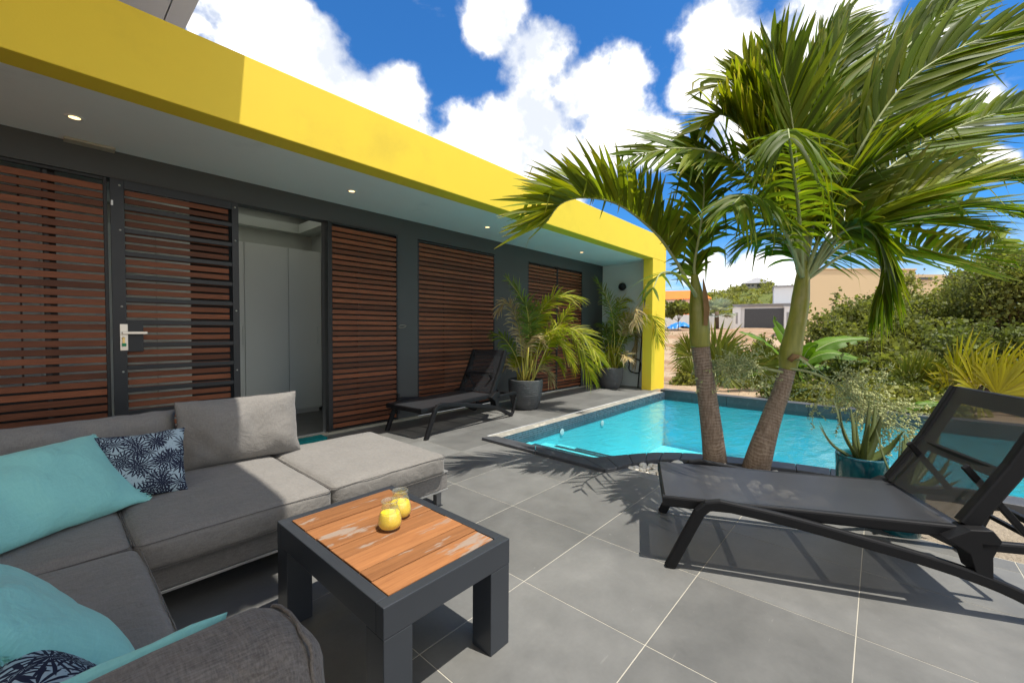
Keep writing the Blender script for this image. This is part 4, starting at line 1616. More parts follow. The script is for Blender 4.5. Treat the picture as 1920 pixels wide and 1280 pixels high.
# ------------------------------------------------------------------ sun loungers
def build_lounger(origin, wdir, ldir, label, hz=0.345):
    """origin: near foot-end corner on the floor; wdir across, ldir from the foot end to the head"""
    Wd, Ld = Vector((*wdir, 0)).normalized(), Vector((*ldir, 0)).normalized()
    O = Vector((*origin, 0))
    R = thing('sun_lounger', tuple(O + Wd * 0.3 + Ld * 0.8), label, 'sun lounger', 'black sun loungers by the pool')

    def P(l, w, z):
        return O + Ld * l + Wd * w + Vector((0, 0, z))
    Wt = 0.60
    hl = 1.235        # hinge
    sec = rrect(0.040, 0.055, 0.010)
    # seat rails
    mb = MB()
    mb.sweep([P(0.0, 0.02, hz - 0.027), P(hl + 0.03, 0.02, hz - 0.012)], sec)
    mb.sweep([P(0.0, Wt - 0.02, hz - 0.027), P(hl + 0.03, Wt - 0.02, hz - 0.012)], sec)
    mb.sweep([P(0.022, 0.041, hz - 0.027), P(0.022, Wt - 0.041, hz - 0.027)], rrect(0.044, 0.055, 0.010))
    for l in (0.45, 0.85, 1.2):
        mb.sweep([P(l, 0.041, hz - 0.032), P(l, Wt - 0.041, hz - 0.032)], rrect(0.035, 0.022, 0.005))
    mb.build('seat_frame', 'lounger_plastic', R, bevel=0.0)
    # sling seat
    mb = MB()
    n = 24
    vs, fs = [], []
    for i in range(n + 1):
        for j in range(9):
            l = 0.012 + (hl - 0.012) * i / n
            w = 0.012 + (Wt - 0.024) * j / 8
            sag = 0.010 * math.sin(PI * i / n) * math.sin(PI * j / 8)
            vs.append(P(l, w, hz + 0.002 + 0.0125 * i / n - sag))
    for i in range(n):
        for j in range(8):
            a = i * 9 + j
            fs.append((a, a + 1, a + 10, a + 9))
    mb.add(vs, fs, True)
    mb.build('seat_sling', 'seat_mesh', R)
    # backrest
    tl, tz = 1.525, 0.895
    b0l, b0z = hl + 0.005, hz + 0.020
    rails = MB()
    sec2 = rrect(0.048, 0.072, 0.012)
    dl, dz = tl - b0l, tz - b0z
    for w in (0.025, Wt - 0.025):
        rails.sweep([P(b0l, w, b0z), P(b0l + dl * 0.5 + 0.012, w, b0z + dz * 0.5 - 0.004), P(tl, w, tz)], sec2, up=tuple(Wd.cross(Vector((0, 0, 1)))))
    rails.sweep([P(tl - 0.008, 0.042, tz - 0.03), P(tl - 0.008, Wt - 0.042, tz - 0.03)], rrect(0.040, 0.085, 0.012))
    rails.sweep([P(b0l + dl * 0.42 + 0.012, 0.042, b0z + dz * 0.42), P(b0l + dl * 0.42 + 0.012, Wt - 0.042, b0z + dz * 0.42)], rrect(0.03, 0.05, 0.008))
    rails.build('backrest_frame', 'lounger_plastic', R)
    mb = MB()
    vs, fs = [], []
    for i in range(17):
        t = i / 16
        for j in range(7):
            w = 0.010 + (Wt - 0.020) * j / 6
            l = b0l + dl * t + 0.012 * math.sin(PI * t) - 0.026 + 0.012 * math.sin(PI * j / 6) * math.sin(PI * t)
            vs.append(P(l, w, b0z + dz * t + 0.006))
    for i in range(16):
        for j in range(6):
            a = i * 7 + j
            fs.append((a, a + 1, a + 8, a + 7))
    mb.add(vs, fs, True)
    mb.build('backrest_sling', 'sling_mesh', R)
    # support strut
    mb = MB()
    for w in (0.10, Wt - 0.10):
        mb.bar(P(1.275, w, 0.60), P(1.50, w, 0.315), 0.022, 0.028)
    mb.bar(P(1.50, 0.10, 0.315), P(1.50, Wt - 0.10, 0.315), 0.02, 0.02)
    mb.build('strut', 'lounger_plastic', R, bevel=0.004)
    # side legs: foot, knee, long falling arch, rear foot, rear bow
    for w, nm in ((-0.032, 'leg'), (Wt + 0.032, 'leg')):
        pts = [P(0.035, w, 0.0), P(0.17, w, 0.300), P(0.205, w, 0.335), P(0.26, w, 0.347)]
        pts += crom([P(0.26, w, 0.347), P(0.55, w, 0.310), P(0.85, w, 0.255), P(1.12, w, 0.200), P(1.33, w, 0.140), P(1.50, w, 0.062), P(1.60, w, 0.018)], 4)[1:]
        mb = MB()
        mb.sweep(pts, rrect(0.040, 0.052, 0.011))
        mb.build(nm, 'lounger_plastic', R)
        mb = MB()
        mb.sweep([P(1.585, w, 0.012), P(1.63, w, 0.05), P(1.70, w, 0.235), P(1.705, w, 0.285), P(1.68, w, 0.312), P(1.62, w, 0.318), P(hl + 0.02, w, 0.305)], rrect(0.036, 0.042, 0.010))
        mb.build('rear_bow', 'lounger_plastic', R)
        mb = MB()   # hinge bracket
        a = 0.018
        prof = [(hl - 0.10, 0.318), (hl - 0.02, 0.268), (hl + 0.005, 0.185), (hl + 0.062, 0.168), (hl + 0.058, 0.262), (hl + 0.085, 0.335), (hl + 0.055, 0.375), (hl - 0.02, 0.368)]
        k = len(prof)
        ws_ = (w - a, w + a) if w > 0 else (w - a, 0.044)
        if w > 0:
            ws_ = (Wt - 0.044, w + a)
        vs = [P(l, ww, z) for ww in ws_ for l, z in prof]
        mb.add(vs, [tuple(range(k)), tuple(range(2 * k - 1, k - 1, -1))] + [(i, i + k, (i + 1) % k + k, (i + 1) % k) for i in range(k)])
        mb.build('hinge_bracket', 'lounger_plastic', R, bevel=0.004)
    mb = MB()
    for l, z in ((0.23, 0.318), (1.66, 0.300)):
        mb.sweep([P(l, -0.015, z), P(l, Wt + 0.015, z)], rrect(0.03, 0.03, 0.006))
    mb.build('crossbar', 'lounger_plastic', R)
    return R


build_sofa()
build_pillows()
build_table()
build_lounger((2.11, 0.817), (0.908, 0.417), (0.417, -0.908), 'black mesh sun lounger in front of the palms, its backrest raised at the right')
build_lounger((2.688, 3.665), (-0.095, 0.995), (0.995, 0.095), 'black mesh sun lounger along the dark wall beside the big grey plant pot', 0.335)

# ------------------------------------------------------------------ palms
WIND = (cR * 0.95 + Vector((0, 0, 0.28))).normalized()


def frond(name, parent, pts, n=44, L0=0.55, hw=0.019, hint=(0, 0, 1), lift=0.45, A=(68, 24), wind=0.25, droop=0.25, t0=0.22,
          mats=('stalk_green', 'palm_leaf'), r0=0.016, seed=1, one=None, jit=0.12, k=6, prof=None, windv=None, dens=1.0, taper_tip=0.45):
    """feather leaf: midrib through pts, n leaflets a side"""
    rnd = random.Random(seed)
    n = int(n * dens)
    P = resample(crom(pts, k), 40)
    windv = WIND if windv is None else windv
    mb = MB()
    mb.cur = 0
    mb.tube(P, [r0 * (1 - 0.88 * i / 39) + 0.0012 for i in range(40)], 6)
    mb.cur = 1
    hint = Vector(hint)
    for i in range(n):
        t = t0 + (0.995 - t0) * (i + rnd.uniform(-0.3, 0.3)) / (n - 1)
        t = max(0.01, min(0.995, t))
        f = t * 39
        j = min(38, int(f))
        p = P[j].lerp(P[j + 1], f - j)
        T = (P[min(39, j + 2)] - P[max(0, j - 1)]).normalized()
        N = (hint - T * hint.dot(T))
        if N.length < 0.05:
            N = Vector((0.3, 0.2, 1)) - T * T.z
        N.normalize()
        S = T.cross(N)
        q = (t - t0) / (1 - t0)
        shape = (0.55 + 0.45 * min(1, q / 0.25)) * (1 - (1 - taper_tip) * max(0, (q - 0.55) / 0.45) ** 1.3)
        if prof:
            shape *= prof(q)
        for s in (1, -1):
            if one is not None and s != one and rnd.random() < 0.75:
                continue
            if rnd.random() < 0.04:
                continue
            a = math.radians(A[0] + (A[1] - A[0]) * q + rnd.gauss(0, 5))
            lf = lift + rnd.gauss(0, jit)
            d = T * math.cos(a) + (S * (s * math.cos(lf)) + N * math.sin(lf)) * math.sin(a)
            d.normalize()
            L = L0 * shape * rnd.uniform(0.82, 1.1)
            w = hw * rnd.uniform(0.75, 1.15) * (0.6 + 0.4 * shape)
            wd = wind * rnd.uniform(0.6, 1.4)
            dr = droop * rnd.uniform(0.5, 1.6)
            tp = (T - d * T.dot(d))
            if tp.length < 0.05:
                tp = N
            tp.normalize()
            roll = rnd.gauss(0, 0.35)
            nn = d.cross(tp).normalized()
            nn = (nn * math.cos(roll) + tp * math.sin(roll)).normalized()
            pp, ww = [], []
            kink = rnd.uniform(0.5, 0.9) if rnd.random() < 0.10 else 2
            for c, wk in ((0, 0.45), (0.18, 0.95), (0.42, 1.0), (0.66, 0.78), (0.85, 0.42), (1.0, 0.06)):
                x = p + d * (L * c) + (windv * wd - Vector((0, 0, 1)) * dr) * (L * c * c)
                if c > kink:
                    x = x - Vector((0, 0, 1)) * (L * (c - kink) * 1.2) - d * (L * (c - kink) * 0.7)
                pp.append(x)
                ww.append(w * wk)
            mb.ribbon(pp, ww, nn, fold=0.22)
    return mb.build(name, mats, parent)


def uv_tube(name, pts, rad, mat, parent, n=20):
    """tube with v = metres along the axis in its UV map"""
    P = resample(crom([p for p in pts], 8), 60)
    R = np.interp(np.linspace(0, 1, 60), np.linspace(0, 1, len(rad)), rad)
    mb = MB()
    mb.tube(P, list(R), n)
    o = mb.build(name, mat, parent)
    uv = o.data.uv_layers.new(name='UVMap')
    L = [0]
    for a, b in zip(P, P[1:]):
        L.append(L[-1] + (b - a).length)
    for lp in o.data.loops:
        i = min(59, lp.vertex_index // n)
        uv.data[lp.index].uv = ((lp.vertex_index % n) / n, L[i])
    return o


def beads(C, r, name, mat, parent):
    """many small round seeds as octahedra"""
    base = np.array([(1, 0, 0), (-1, 0, 0), (0, 1, 0), (0, -1, 0), (0, 0, 1), (0, 0, -1)], float)
    tri = np.array([(0, 2, 4), (2, 1, 4), (1, 3, 4), (3, 0, 4), (2, 0, 5), (1, 2, 5), (3, 1, 5), (0, 3, 5)])
    C = np.asarray(C)
    rr = RNG.uniform(0.7, 1.25, (len(C), 1, 1)) * r
    V = (C[:, None, :] + base[None] * rr).reshape(-1, 3)
    Fq = (tri[None] + (np.arange(len(C)) * 6)[:, None, None]).reshape(-1, 3)
    return np_mesh(name, V, Fq, mat, parent)


def inflorescence(parent, stem, spread, seed, nb=26, L=0.42, droop=0.35, fwd=None):
    rnd = random.Random(seed)
    P = resample(crom(stem, 6), 24)
    mb = MB()
    mb.tube(P, [0.013 * (1 - 0.7 * i / 23) for i in range(24)], 7)
    C = []
    for b in range(nb):
        i = rnd.randint(8, 23)
        T = (P[min(23, i + 1)] - P[i - 1]).normalized()
        d = (T * rnd.uniform(0.3, 1.0) + Vector((rnd.gauss(0, 1), rnd.gauss(0, 1), rnd.gauss(0, 0.8))) * spread).normalized()
        l = L * rnd.uniform(0.5, 1.1)
        br = []
        for s in range(7):
            c = s / 6
            br.append(P[i] + d * (l * c) - Vector((0, 0, 1)) * (droop * l * c * c))
        mb.tube(br, [0.0035 * (1 - 0.6 * s / 6) for s in range(7)], 4)
        for tw in range(6):
            c = rnd.uniform(0.25, 1)
            j = min(5, int(c * 6))
            p0 = br[j].lerp(br[j + 1], c * 6 - j if c < 1 else 1)
            d2 = (d * 0.6 + Vector((rnd.gauss(0, 1), rnd.gauss(0, 1), rnd.gauss(-0.2, 0.8)))).normalized()
            l2 = rnd.uniform(0.08, 0.17)
            p1 = p0 + d2 * l2 - Vector((0, 0, l2 * 0.25))
            mb.tube([p0, p0.lerp(p1, 0.5), p1], [0.0018, 0.0014, 0.001], 3)
            for q in range(9):
                pq = p0.lerp(p1, rnd.uniform(0.15, 1.0))
                C.append(tuple(pq + Vector((rnd.gauss(0, 0.006), rnd.gauss(0, 0.006), rnd.gauss(0, 0.006)))))
    o = mb.build('flower_stalk', 'stalk_green', parent)
    beads(C, 0.0066, 'seeds', 'seed_green', o)
    return o


def build_palms():
    def pp(lst, D):
        return [at(u, v, D + dd) for u, v, dd in lst]
    CAMV = -cF
    # ---- left palm
    D1 = 3.66
    base = at_z(1342, 880, -0.06)
    t1 = thing('palm_tree', tuple(base), 'smaller palm with upright brown ringed trunk and one frond arching far left', 'palm tree', 'palms in the poolside bed')
    tr = [base] + pp([(1336, 820, 0), (1327, 750, 0), (1320, 700, 0), (1313, 646, 0)], D1)
    uv_tube('trunk', tr, [0.104, 0.091, 0.082, 0.076, 0.073], 'palm_trunk', t1)
    uv_tube('crownshaft', pp([(1313, 650, 0), (1312, 632, 0), (1311, 600, 0), (1308, 565, 0), (1304, 535, 0), (1302, 515, 0)], D1), [0.077, 0.085, 0.080, 0.069, 0.046, 0.028], 'crownshaft', t1)
    up = Vector((0, 0, 1))
    # arching left
    frond('frond', t1, pp([(1306, 560, 0), (1288, 525, 0), (1262, 481, 0), (1226, 434, -.05), (1160, 384, -.15), (1095, 371, -.25), (1052, 382, -.32), (1028, 412, -.38)], D1),
          n=50, dens=1.5, L0=0.56, hw=0.023, hint=up + CAMV * 0.15, lift=0.95, A=(66, 30), wind=-0.10, droop=0.06, t0=0.22, seed=3, mats=('stalk_green', 'palm_leaf_yellow'), taper_tip=0.75)
    frond('frond', t1, pp([(1307, 555, 0), (1302, 500, 0), (1312, 437, -.03), (1320, 370, -.08), (1317, 300, -.15), (1296, 262, -.22)], D1),
          n=44, dens=1.4, L0=0.52, hw=0.019, hint=CAMV * 0.8 - cR * 0.5, lift=0.3, A=(40, 28), wind=-0.08, droop=0.45, t0=0.12, seed=4)
    # spare upright spear leaf and short ones
    frond('frond', t1, pp([(1307, 560, 0), (1296, 540, -.2), (1270, 515, -.45), (1240, 512, -.65), (1225, 540, -.8)], D1), n=7, L0=0.30, hw=0.014, hint=up, lift=0.1, A=(50, 30), wind=0, droop=0.4, seed=8, t0=0.4)
    mb = MB()
    mb.ribbon(pp([(1322, 610, -.09), (1324, 580, -.09), (1321, 550, -.08), (1318, 522, -.06)], D1), [0.018, 0.026, 0.02, 0.004], CAMV, tips=[0] * 4, fold=0.5)
    mb.build('dry_sheath', 'dry_sheath', t1)

    # ---- right palm
    D2 = 3.54
    base = at_z(1414, 890, -0.06)
    t2 = thing('palm_tree', tuple(base), 'larger palm with leaning trunk and windswept crown of many fronds over the pool', 'palm tree', 'palms in the poolside bed')
    tr = [base] + pp([(1428, 840, 0), (1449, 775, 0), (1464, 735, 0), (1477, 690, 0)], D2)
    uv_tube('trunk', tr, [0.112, 0.097, 0.079, 0.068, 0.062], 'palm_trunk', t2)
    uv_tube('crownshaft', pp([(1477, 693, 0), (1481, 665, 0), (1490, 622, 0), (1497, 590, 0), (1502, 550, 0), (1505, 516, 0), (1507, 490, 0)], D2), [0.065, 0.085, 0.073, 0.068, 0.066, 0.054, 0.030], 'crownshaft', t2)
    big = dict(n=52, L0=0.60, hw=0.0245, dens=1.38)
    F = []
    # arching to the upper left
    F.append(([(1505, 520, 0), (1478, 440, -.05), (1440, 380, -.1), (1390, 318, -.15), (1345, 287, -.2), (1270, 278, -.3), (1190, 292, -.4)],
              dict(hint=up * 0.6 + CAMV * 0.8, lift=0.15, A=(62, 26), wind=-0.1, droop=0.12, seed=21, t0=0.42, n=34, L0=0.46, hw=0.019)))
    F.append(([(1505, 520, 0), (1490, 400, -.1), (1468, 280, -.1), (1430, 190, -.15), (1380, 150, -.2), (1340, 165, -.25)],
              dict(hint=up * 0.8 + CAMV * 0.5, lift=0.35, A=(64, 30), wind=0.10, droop=0.18, seed=22, mats=('stalk_green', 'palm_leaf_yellow'))))
    F.append(([(1507, 520, 0), (1510, 380, 0), (1516, 240, .1), (1545, 120, .2), (1590, 30, .35)],
              dict(hint=CAMV + up * 0.2, lift=0.25, A=(50, 24), wind=0.3, droop=0.1, seed=23)))
    F.append(([(1508, 520, 0), (1530, 400, .1), (1575, 270, .25), (1650, 150, .45), (1740, 50, .6), (1850, -30, .8)],
              dict(hint=CAMV + up * 0.4, lift=0.3, A=(46, 22), wind=0.35, droop=0.0, seed=24, n=58)))
    F.append(([(1510, 522, 0), (1545, 420, -.05), (1610, 285, -.15), (1690, 165, -.2), (1790, 95, -.25), (1930, 40, -.3)],
              dict(hint=CAMV * 0.9 + up * 0.5, lift=0.2, A=(50, 24), wind=0.30, droop=0.05, seed=25, n=60, mats=('stalk_green', 'palm_leaf'))))
    F.append(([(1510, 522, 0), (1570, 420, .1), (1660, 320, .2), (1780, 245, .3), (1940, 190, .45)],
              dict(hint=CAMV * 0.9 + up * 0.6, lift=0.2, A=(52, 24), wind=0.30, droop=0.05, seed=26, n=60)))
    F.append(([(1510, 524, 0), (1590, 430, -.1), (1690, 370, -.25), (1800, 340, -.35), (1930, 335, -.45)],
              dict(hint=CAMV * 0.6 + up * 0.9, lift=0.25, A=(54, 24), wind=0.32, droop=0.08, seed=27, n=56, mats=('stalk_green', 'palm_leaf_yellow'))))
    F.append(([(1510, 524, 0), (1590, 450, .15), (1700, 400, .4), (1820, 385, .6), (1960, 420, .8)],
              dict(hint=CAMV * 0.5 + up, lift=0.2, A=(56, 26), wind=0.3, droop=0.12, seed=28, n=54)))
    F.append(([(1510, 526, 0), (1600, 470, .3), (1700, 460, .6), (1800, 480, .9), (1880, 450, 1.1)],
              dict(hint=CAMV * 0.8 + up * 0.6, lift=0.15, A=(58, 30), wind=0.35, droop=0.1, seed=29, n=44, mats=('stalk_green', 'palm_leaf_yellow'))))
    F.append(([(1510, 526, 0), (1560, 450, -.12), (1612, 424, -.28), (1646, 448, -.42), (1660, 500, -.5), (1654, 552, -.52)],
              dict(hint=up * 0.8 + cR * 0.6, lift=0.05, A=(50, 26), wind=0.05, droop=0.5, seed=30, n=44, L0=0.42, t0=0.35)))
    F.append(([(1505, 520, 0), (1498, 400, -.35), (1485, 300, -.7), (1478, 245, -1.0), (1480, 260, -1.3)],
              dict(hint=up + CAMV * 0.2, lift=0.0, A=(58, 34), wind=0.06, droop=0.75, seed=31, n=38, L0=0.42, hw=0.016, mats=('stalk_green', 'palm_leaf'))))
    F.append(([(1503, 520, 0), (1480, 450, -.25), (1440, 390, -.5), (1400, 365, -.75), (1372, 385, -.95)],
              dict(hint=up * 0.9 + CAMV * 0.3, lift=0.05, A=(56, 30), wind=-0.05, droop=0.55, seed=32, n=34, L0=0.42, hw=0.017)))
    F.append(([(1506, 520, 0), (1495, 420, .35), (1470, 330, .7), (1440, 260, 1.1), (1420, 230, 1.5)],
              dict(hint=up * 0.4 + CAMV * 0.8, lift=0.3, A=(56, 26), wind=0.2, droop=0.1, seed=33)))
    F.append(([(1508, 520, 0), (1530, 400, .35), (1560, 300, .75), (1600, 230, 1.2), (1660, 190, 1.6)],
              dict(hint=CAMV + up * 0.2, lift=0.2, A=(54, 24), wind=0.3, droop=0.05, seed=34, n=54)))
    F.append(([(1508, 522, 0), (1545, 430, -.15), (1595, 350, -.3), (1660, 290, -.45), (1740, 255, -.6)],
              dict(hint=CAMV * 0.3 + up, lift=0.35, A=(52, 24), wind=0.30, droop=0.02, seed=35, n=52, L0=0.5)))
    F.append(([(1500, 525, 0), (1488, 480, .2), (1462, 445, .45), (1425, 440, .7), (1385, 470, .9)],
              dict(hint=up * 0.8 + CAMV * 0.5, lift=0.1, A=(56, 30), wind=0.0, droop=0.45, seed=36, n=30, L0=0.42)))
    F.append(([(1510, 525, 0), (1560, 470, .5), (1600, 455, .9), (1640, 470, 1.2)],
              dict(hint=up * 0.5 + CAMV * 0.5, lift=0.1, A=(60, 30), wind=0.15, droop=0.5, seed=37, n=28, L0=0.45, mats=('stalk_green', 'palm_leaf_yellow'))))
    # more leaves filling the crown
    more = [
        ([(1506, 520, .1), (1520, 430, .3), (1530, 330, .5), (1525, 230, .8), (1500, 150, 1.1)], CAMV + up * 0.2, 0.25, 0.0, 61, 0),
        ([(1508, 522, .1), (1560, 460, .25), (1640, 420, .5), (1740, 410, .8), (1850, 430, 1.1)], CAMV * 0.6 + up * 0.8, 0.30, 0.10, 64, 1),
        ([(1505, 518, .1), (1495, 430, .25), (1475, 350, .5), (1445, 300, .8)], CAMV + up * 0.3, 0.10, 0.1, 65, 0),
        ([(1506, 520, 0), (1500, 420, .1), (1480, 320, .2), (1450, 230, .3), (1410, 180, .35)], CAMV + up * 0.4, 0.10, 0.05, 70, 1),
        ([(1504, 520, -.05), (1475, 420, -.15), (1440, 330, -.15), (1400, 250, -.2), (1355, 215, -.25), (1320, 235, -.3)], CAMV * 0.5 + up, 0.05, 0.05, 71, 1),
        ([(1505, 520, -.05), (1485, 390, -.1), (1462, 270, -.1), (1435, 180, -.1), (1400, 120, -.1)], CAMV + up * 0.3 - cR * 0.3, 0.05, 0.05, 72, 1),
        ([(1505, 520, 0), (1500, 390, -.1), (1490, 270, -.25), (1475, 170, -.4), (1450, 90, -.5)], CAMV + up * 0.3, 0.12, 0.0, 73, 0),
        ([(1507, 520, 0), (1520, 380, 0), (1540, 260, 0), (1560, 150, .1), (1590, 60, .2)], CAMV + up * 0.3, 0.25, 0.0, 74, 0),
    ]
    for pts, hn, wd, dr, sd2, yl in more:
        F.append((pts, dict(hint=hn, lift=0.25, A=(52, 24), wind=wd, droop=dr, seed=sd2, n=50, mats=('stalk_green', 'palm_leaf_yellow' if yl else 'palm_leaf'))))
    for pts, kw in F:
        a = dict(big)
        a.update(kw)
        frond('frond', t2, pp(pts, D2), **a)
    # seed sprays from the crownshaft foot
    inflorescence(t2, pp([(1480, 690, -.05), (1520, 698, -.12), (1560, 715, -.2), (1600, 745, -.28), (1650, 770, -.34)], D2), 0.70, 41, nb=52, L=0.40, droop=0.10)
    inflorescence(t2, pp([(1468, 698, -.03), (1430, 690, .02), (1395, 684, .08), (1355, 690, .14)], D2), 0.6, 42, nb=30, L=0.30, droop=0.2)
    mb = MB()
    mb.ribbon(pp([(1484, 676, -.09), (1497, 672, -.12), (1512, 682, -.14), (1527, 694, -.15)], D2), [0.012, 0.020, 0.016, 0.003], CAMV + up, tips=[0] * 4, fold=0.5)
    mb.build('bract', 'stalk_green', t2)
    mb = MB()
    mb.tube(pp([(1480, 676, -.085), (1488, 668, -.10), (1500, 670, -.10), (1515, 676, -.08)], D2), [0.022, 0.026, 0.02, 0.008], 8)
    mb.build('dry_sheath', 'dry_sheath', t2)


def build_stones():
    rnd = random.Random(5)

    def stone_mesh(seed):
        bm = bmesh.new()
        bmesh.ops.create_icosphere(bm, subdivisions=2, radius=1)
        for v in bm.verts:
            v.co *= 1 + 0.28 * noise.noise(v.co * 1.1 + Vector((seed * 7, 0, 0))) + 0.08 * noise.noise(v.co * 3 + Vector((0, seed, 0)))
        me = bpy.data.meshes.new('river_stone')
        bm.to_mesh(me)
        bm.free()
        for p in me.polygons:
            p.use_smooth = True
        me.materials.append(MATS['stone_white'])
        return me
    meshes = [stone_mesh(k) for k in range(7)]
    spots = []

    def fill(n, x0, x1, y0, y1, smin, smax):
        for _ in range(n * 30):
            if len([1 for q in spots if q[4] == (x0, y0)]) >= n:
                break
            x, y, s = rnd.uniform(x0, x1), rnd.uniform(y0, y1), rnd.uniform(smin, smax)
            ox = np.interp(-y, [-p[1] for p in OUTER[1:]], [p[0] for p in OUTER[1:]])
            if x > ox - s * 0.7 or x < 3.37 + s * 0.7:
                continue
            if any((x - q[0]) ** 2 + (y - q[1]) ** 2 < (0.72 * (s + q[2])) ** 2 for q in spots):
                continue
            if (x - 3.93) ** 2 + (y - 1.04) ** 2 < 0.13 ** 2 or (x - 4.02) ** 2 + (y - 0.76) ** 2 < 0.14 ** 2:
                continue
            spots.append((x, y, s, 0, (x0, y0)))
    fill(90, 3.30, 3.80, 1.15, 1.68, 0.018, 0.042)
    fill(34, 3.45, 3.98, 0.95, 1.20, 0.025, 0.05)
    fill(26, 3.5, 4.25, 0.40, 0.95, 0.025, 0.05)
    spots.append((3.80, 0.93, 0.085, 1, 0))
    spots.append((3.68, 1.30, 0.065, 1, 0))
    for x, y, s, bigone, _ in spots:
        o = bpy.data.objects.new('river_stone', rnd.choice(meshes))
        COL.objects.link(o)
        o.location = (x, y, -0.022 + s * 0.45)
        o.scale = (s * rnd.uniform(0.9, 1.35), s * rnd.uniform(0.8, 1.1), s * rnd.uniform(0.5, 0.75))
        o.rotation_euler = (rnd.uniform(-.3, .3), rnd.uniform(-.3, .3), rnd.uniform(0, 6.3))
        tag(o, 'small pale rounded stone lying in the bed round the palm trunks', 'stone', 'pale stones in the palm bed')


# ------------------------------------------------------------------ potted plants
def build_areca(px, D, rim, label, fronds, seed, dark=0.3):
    c = Vector(px)
    A = thing('potted_palm', tuple(c), label, 'potted palm', 'palms in big grey ribbed pots')
    R, Hh = rim
    k = R / 0.26
    prof = [(0.0, 0.0), (0.165 * k, 0.0), (0.185 * k, 0.012), (0.222 * k, 0.10), (0.247 * k, 0.21), (0.258 * k, 0.32), (0.262 * k, Hh - 0.02), (0.260 * k, Hh),
            (0.240 * k, Hh), (0.236 * k, Hh - 0.02), (0.232 * k, Hh - 0.07)]
    pr = []
    for (r0, z0), (r1, z1) in zip(prof, prof[1:]):
        m = max(1, int(abs(z1 - z0) / 0.010))
        for i in range(m):
            t = i / m
            z = z0 + (z1 - z0) * t
            rib = 0.0022 * math.sin(z * 2 * PI / 0.030) if 0.08 < z < Hh - 0.04 and r0 > 0.2 * k and z1 > z0 else 0
            pr.append((r0 + (r1 - r0) * t + rib, z))
    pr.append(prof[-1])
    mb = MB()
    mb.lathe(pr, 56, c)
    vs = []
    for x, y, z in mb.v:
        d = Vector((x - c.x, y - c.y, 0))
        vs.append((x, y, z + 0.003 * noise.noise((x * 8, y * 8, z * 3))))
    mb.v = vs
    mb.build('pot', 'pot_clay', A)
    mb = MB()
    mb.lathe([(0.0, Hh - 0.045), (0.15 * k, Hh - 0.05), (0.234 * k, Hh - 0.06)], 24, c)
    mb.build('soil', 'pot_soil', A)
    rnd = random.Random(seed)
    for i, (pts, kind) in enumerate(fronds):
        off = rnd.uniform(-0.45, 0.45)
        P = []
        for m, (u, v) in enumerate(pts):
            t = m / (len(pts) - 1)
            q = at(u, v, D + off * t)
            if m == 0:
                ang = rnd.uniform(0, 6.28)
                q = Vector((c.x, c.y, 0)) + (q - Vector((c.x, c.y, q.z))) * 0.6 + Vector((math.cos(ang), math.sin(ang), 0)) * 0.06
                q = Vector((max(c.x - 0.17, min(c.x + 0.17, q.x)), max(c.y - 0.17, min(c.y + 0.17, q.y)), c.z + Hh - 0.06))
            if q.y > HX - 0.06:
                q.y = HX - 0.06
            P.append(q)
        L = sum((b - a).length for a, b in zip(P, P[1:]))
        mats = {'y': ('petiole_yellow', 'areca_leaf'), 'g': ('petiole_yellow', 'areca_leaf_dark'), 'd': ('petiole_yellow', 'dry_leaf')}[kind]
        frond('frond', A, P, n=int(26 + 14 * L), L0=0.17 + 0.10 * L, hw=0.0095, hint=Vector((0, 0, 0.8)) - cF * 0.45, lift=0.30, A=(56, 26), wind=0.08, droop=0.38,
              t0=0.42, mats=mats, r0=0.010, seed=seed * 50 + i, jit=0.25)
    # bare canes
    for i in range(9):
        a = rnd.uniform(0, 6.28)
        r = rnd.uniform(0.02, 0.13)
        b = c + Vector((r * math.cos(a), r * math.sin(a), Hh - 0.06))
        t = b + Vector((rnd.gauss(0, 0.06), rnd.gauss(0, 0.06), rnd.uniform(0.25, 0.6)))
        mb = MB()
        mb.tube([b, b.lerp(t, 0.5) + Vector((rnd.gauss(0, 0.01), 0, 0)), t], [0.013, 0.011, 0.008], 7)
        mb.build('cane', 'petiole_yellow', A)
    return A


def z4(lst):
    return [(900 + x / 4.572, 500 + y / 4.572) for x, y in lst]


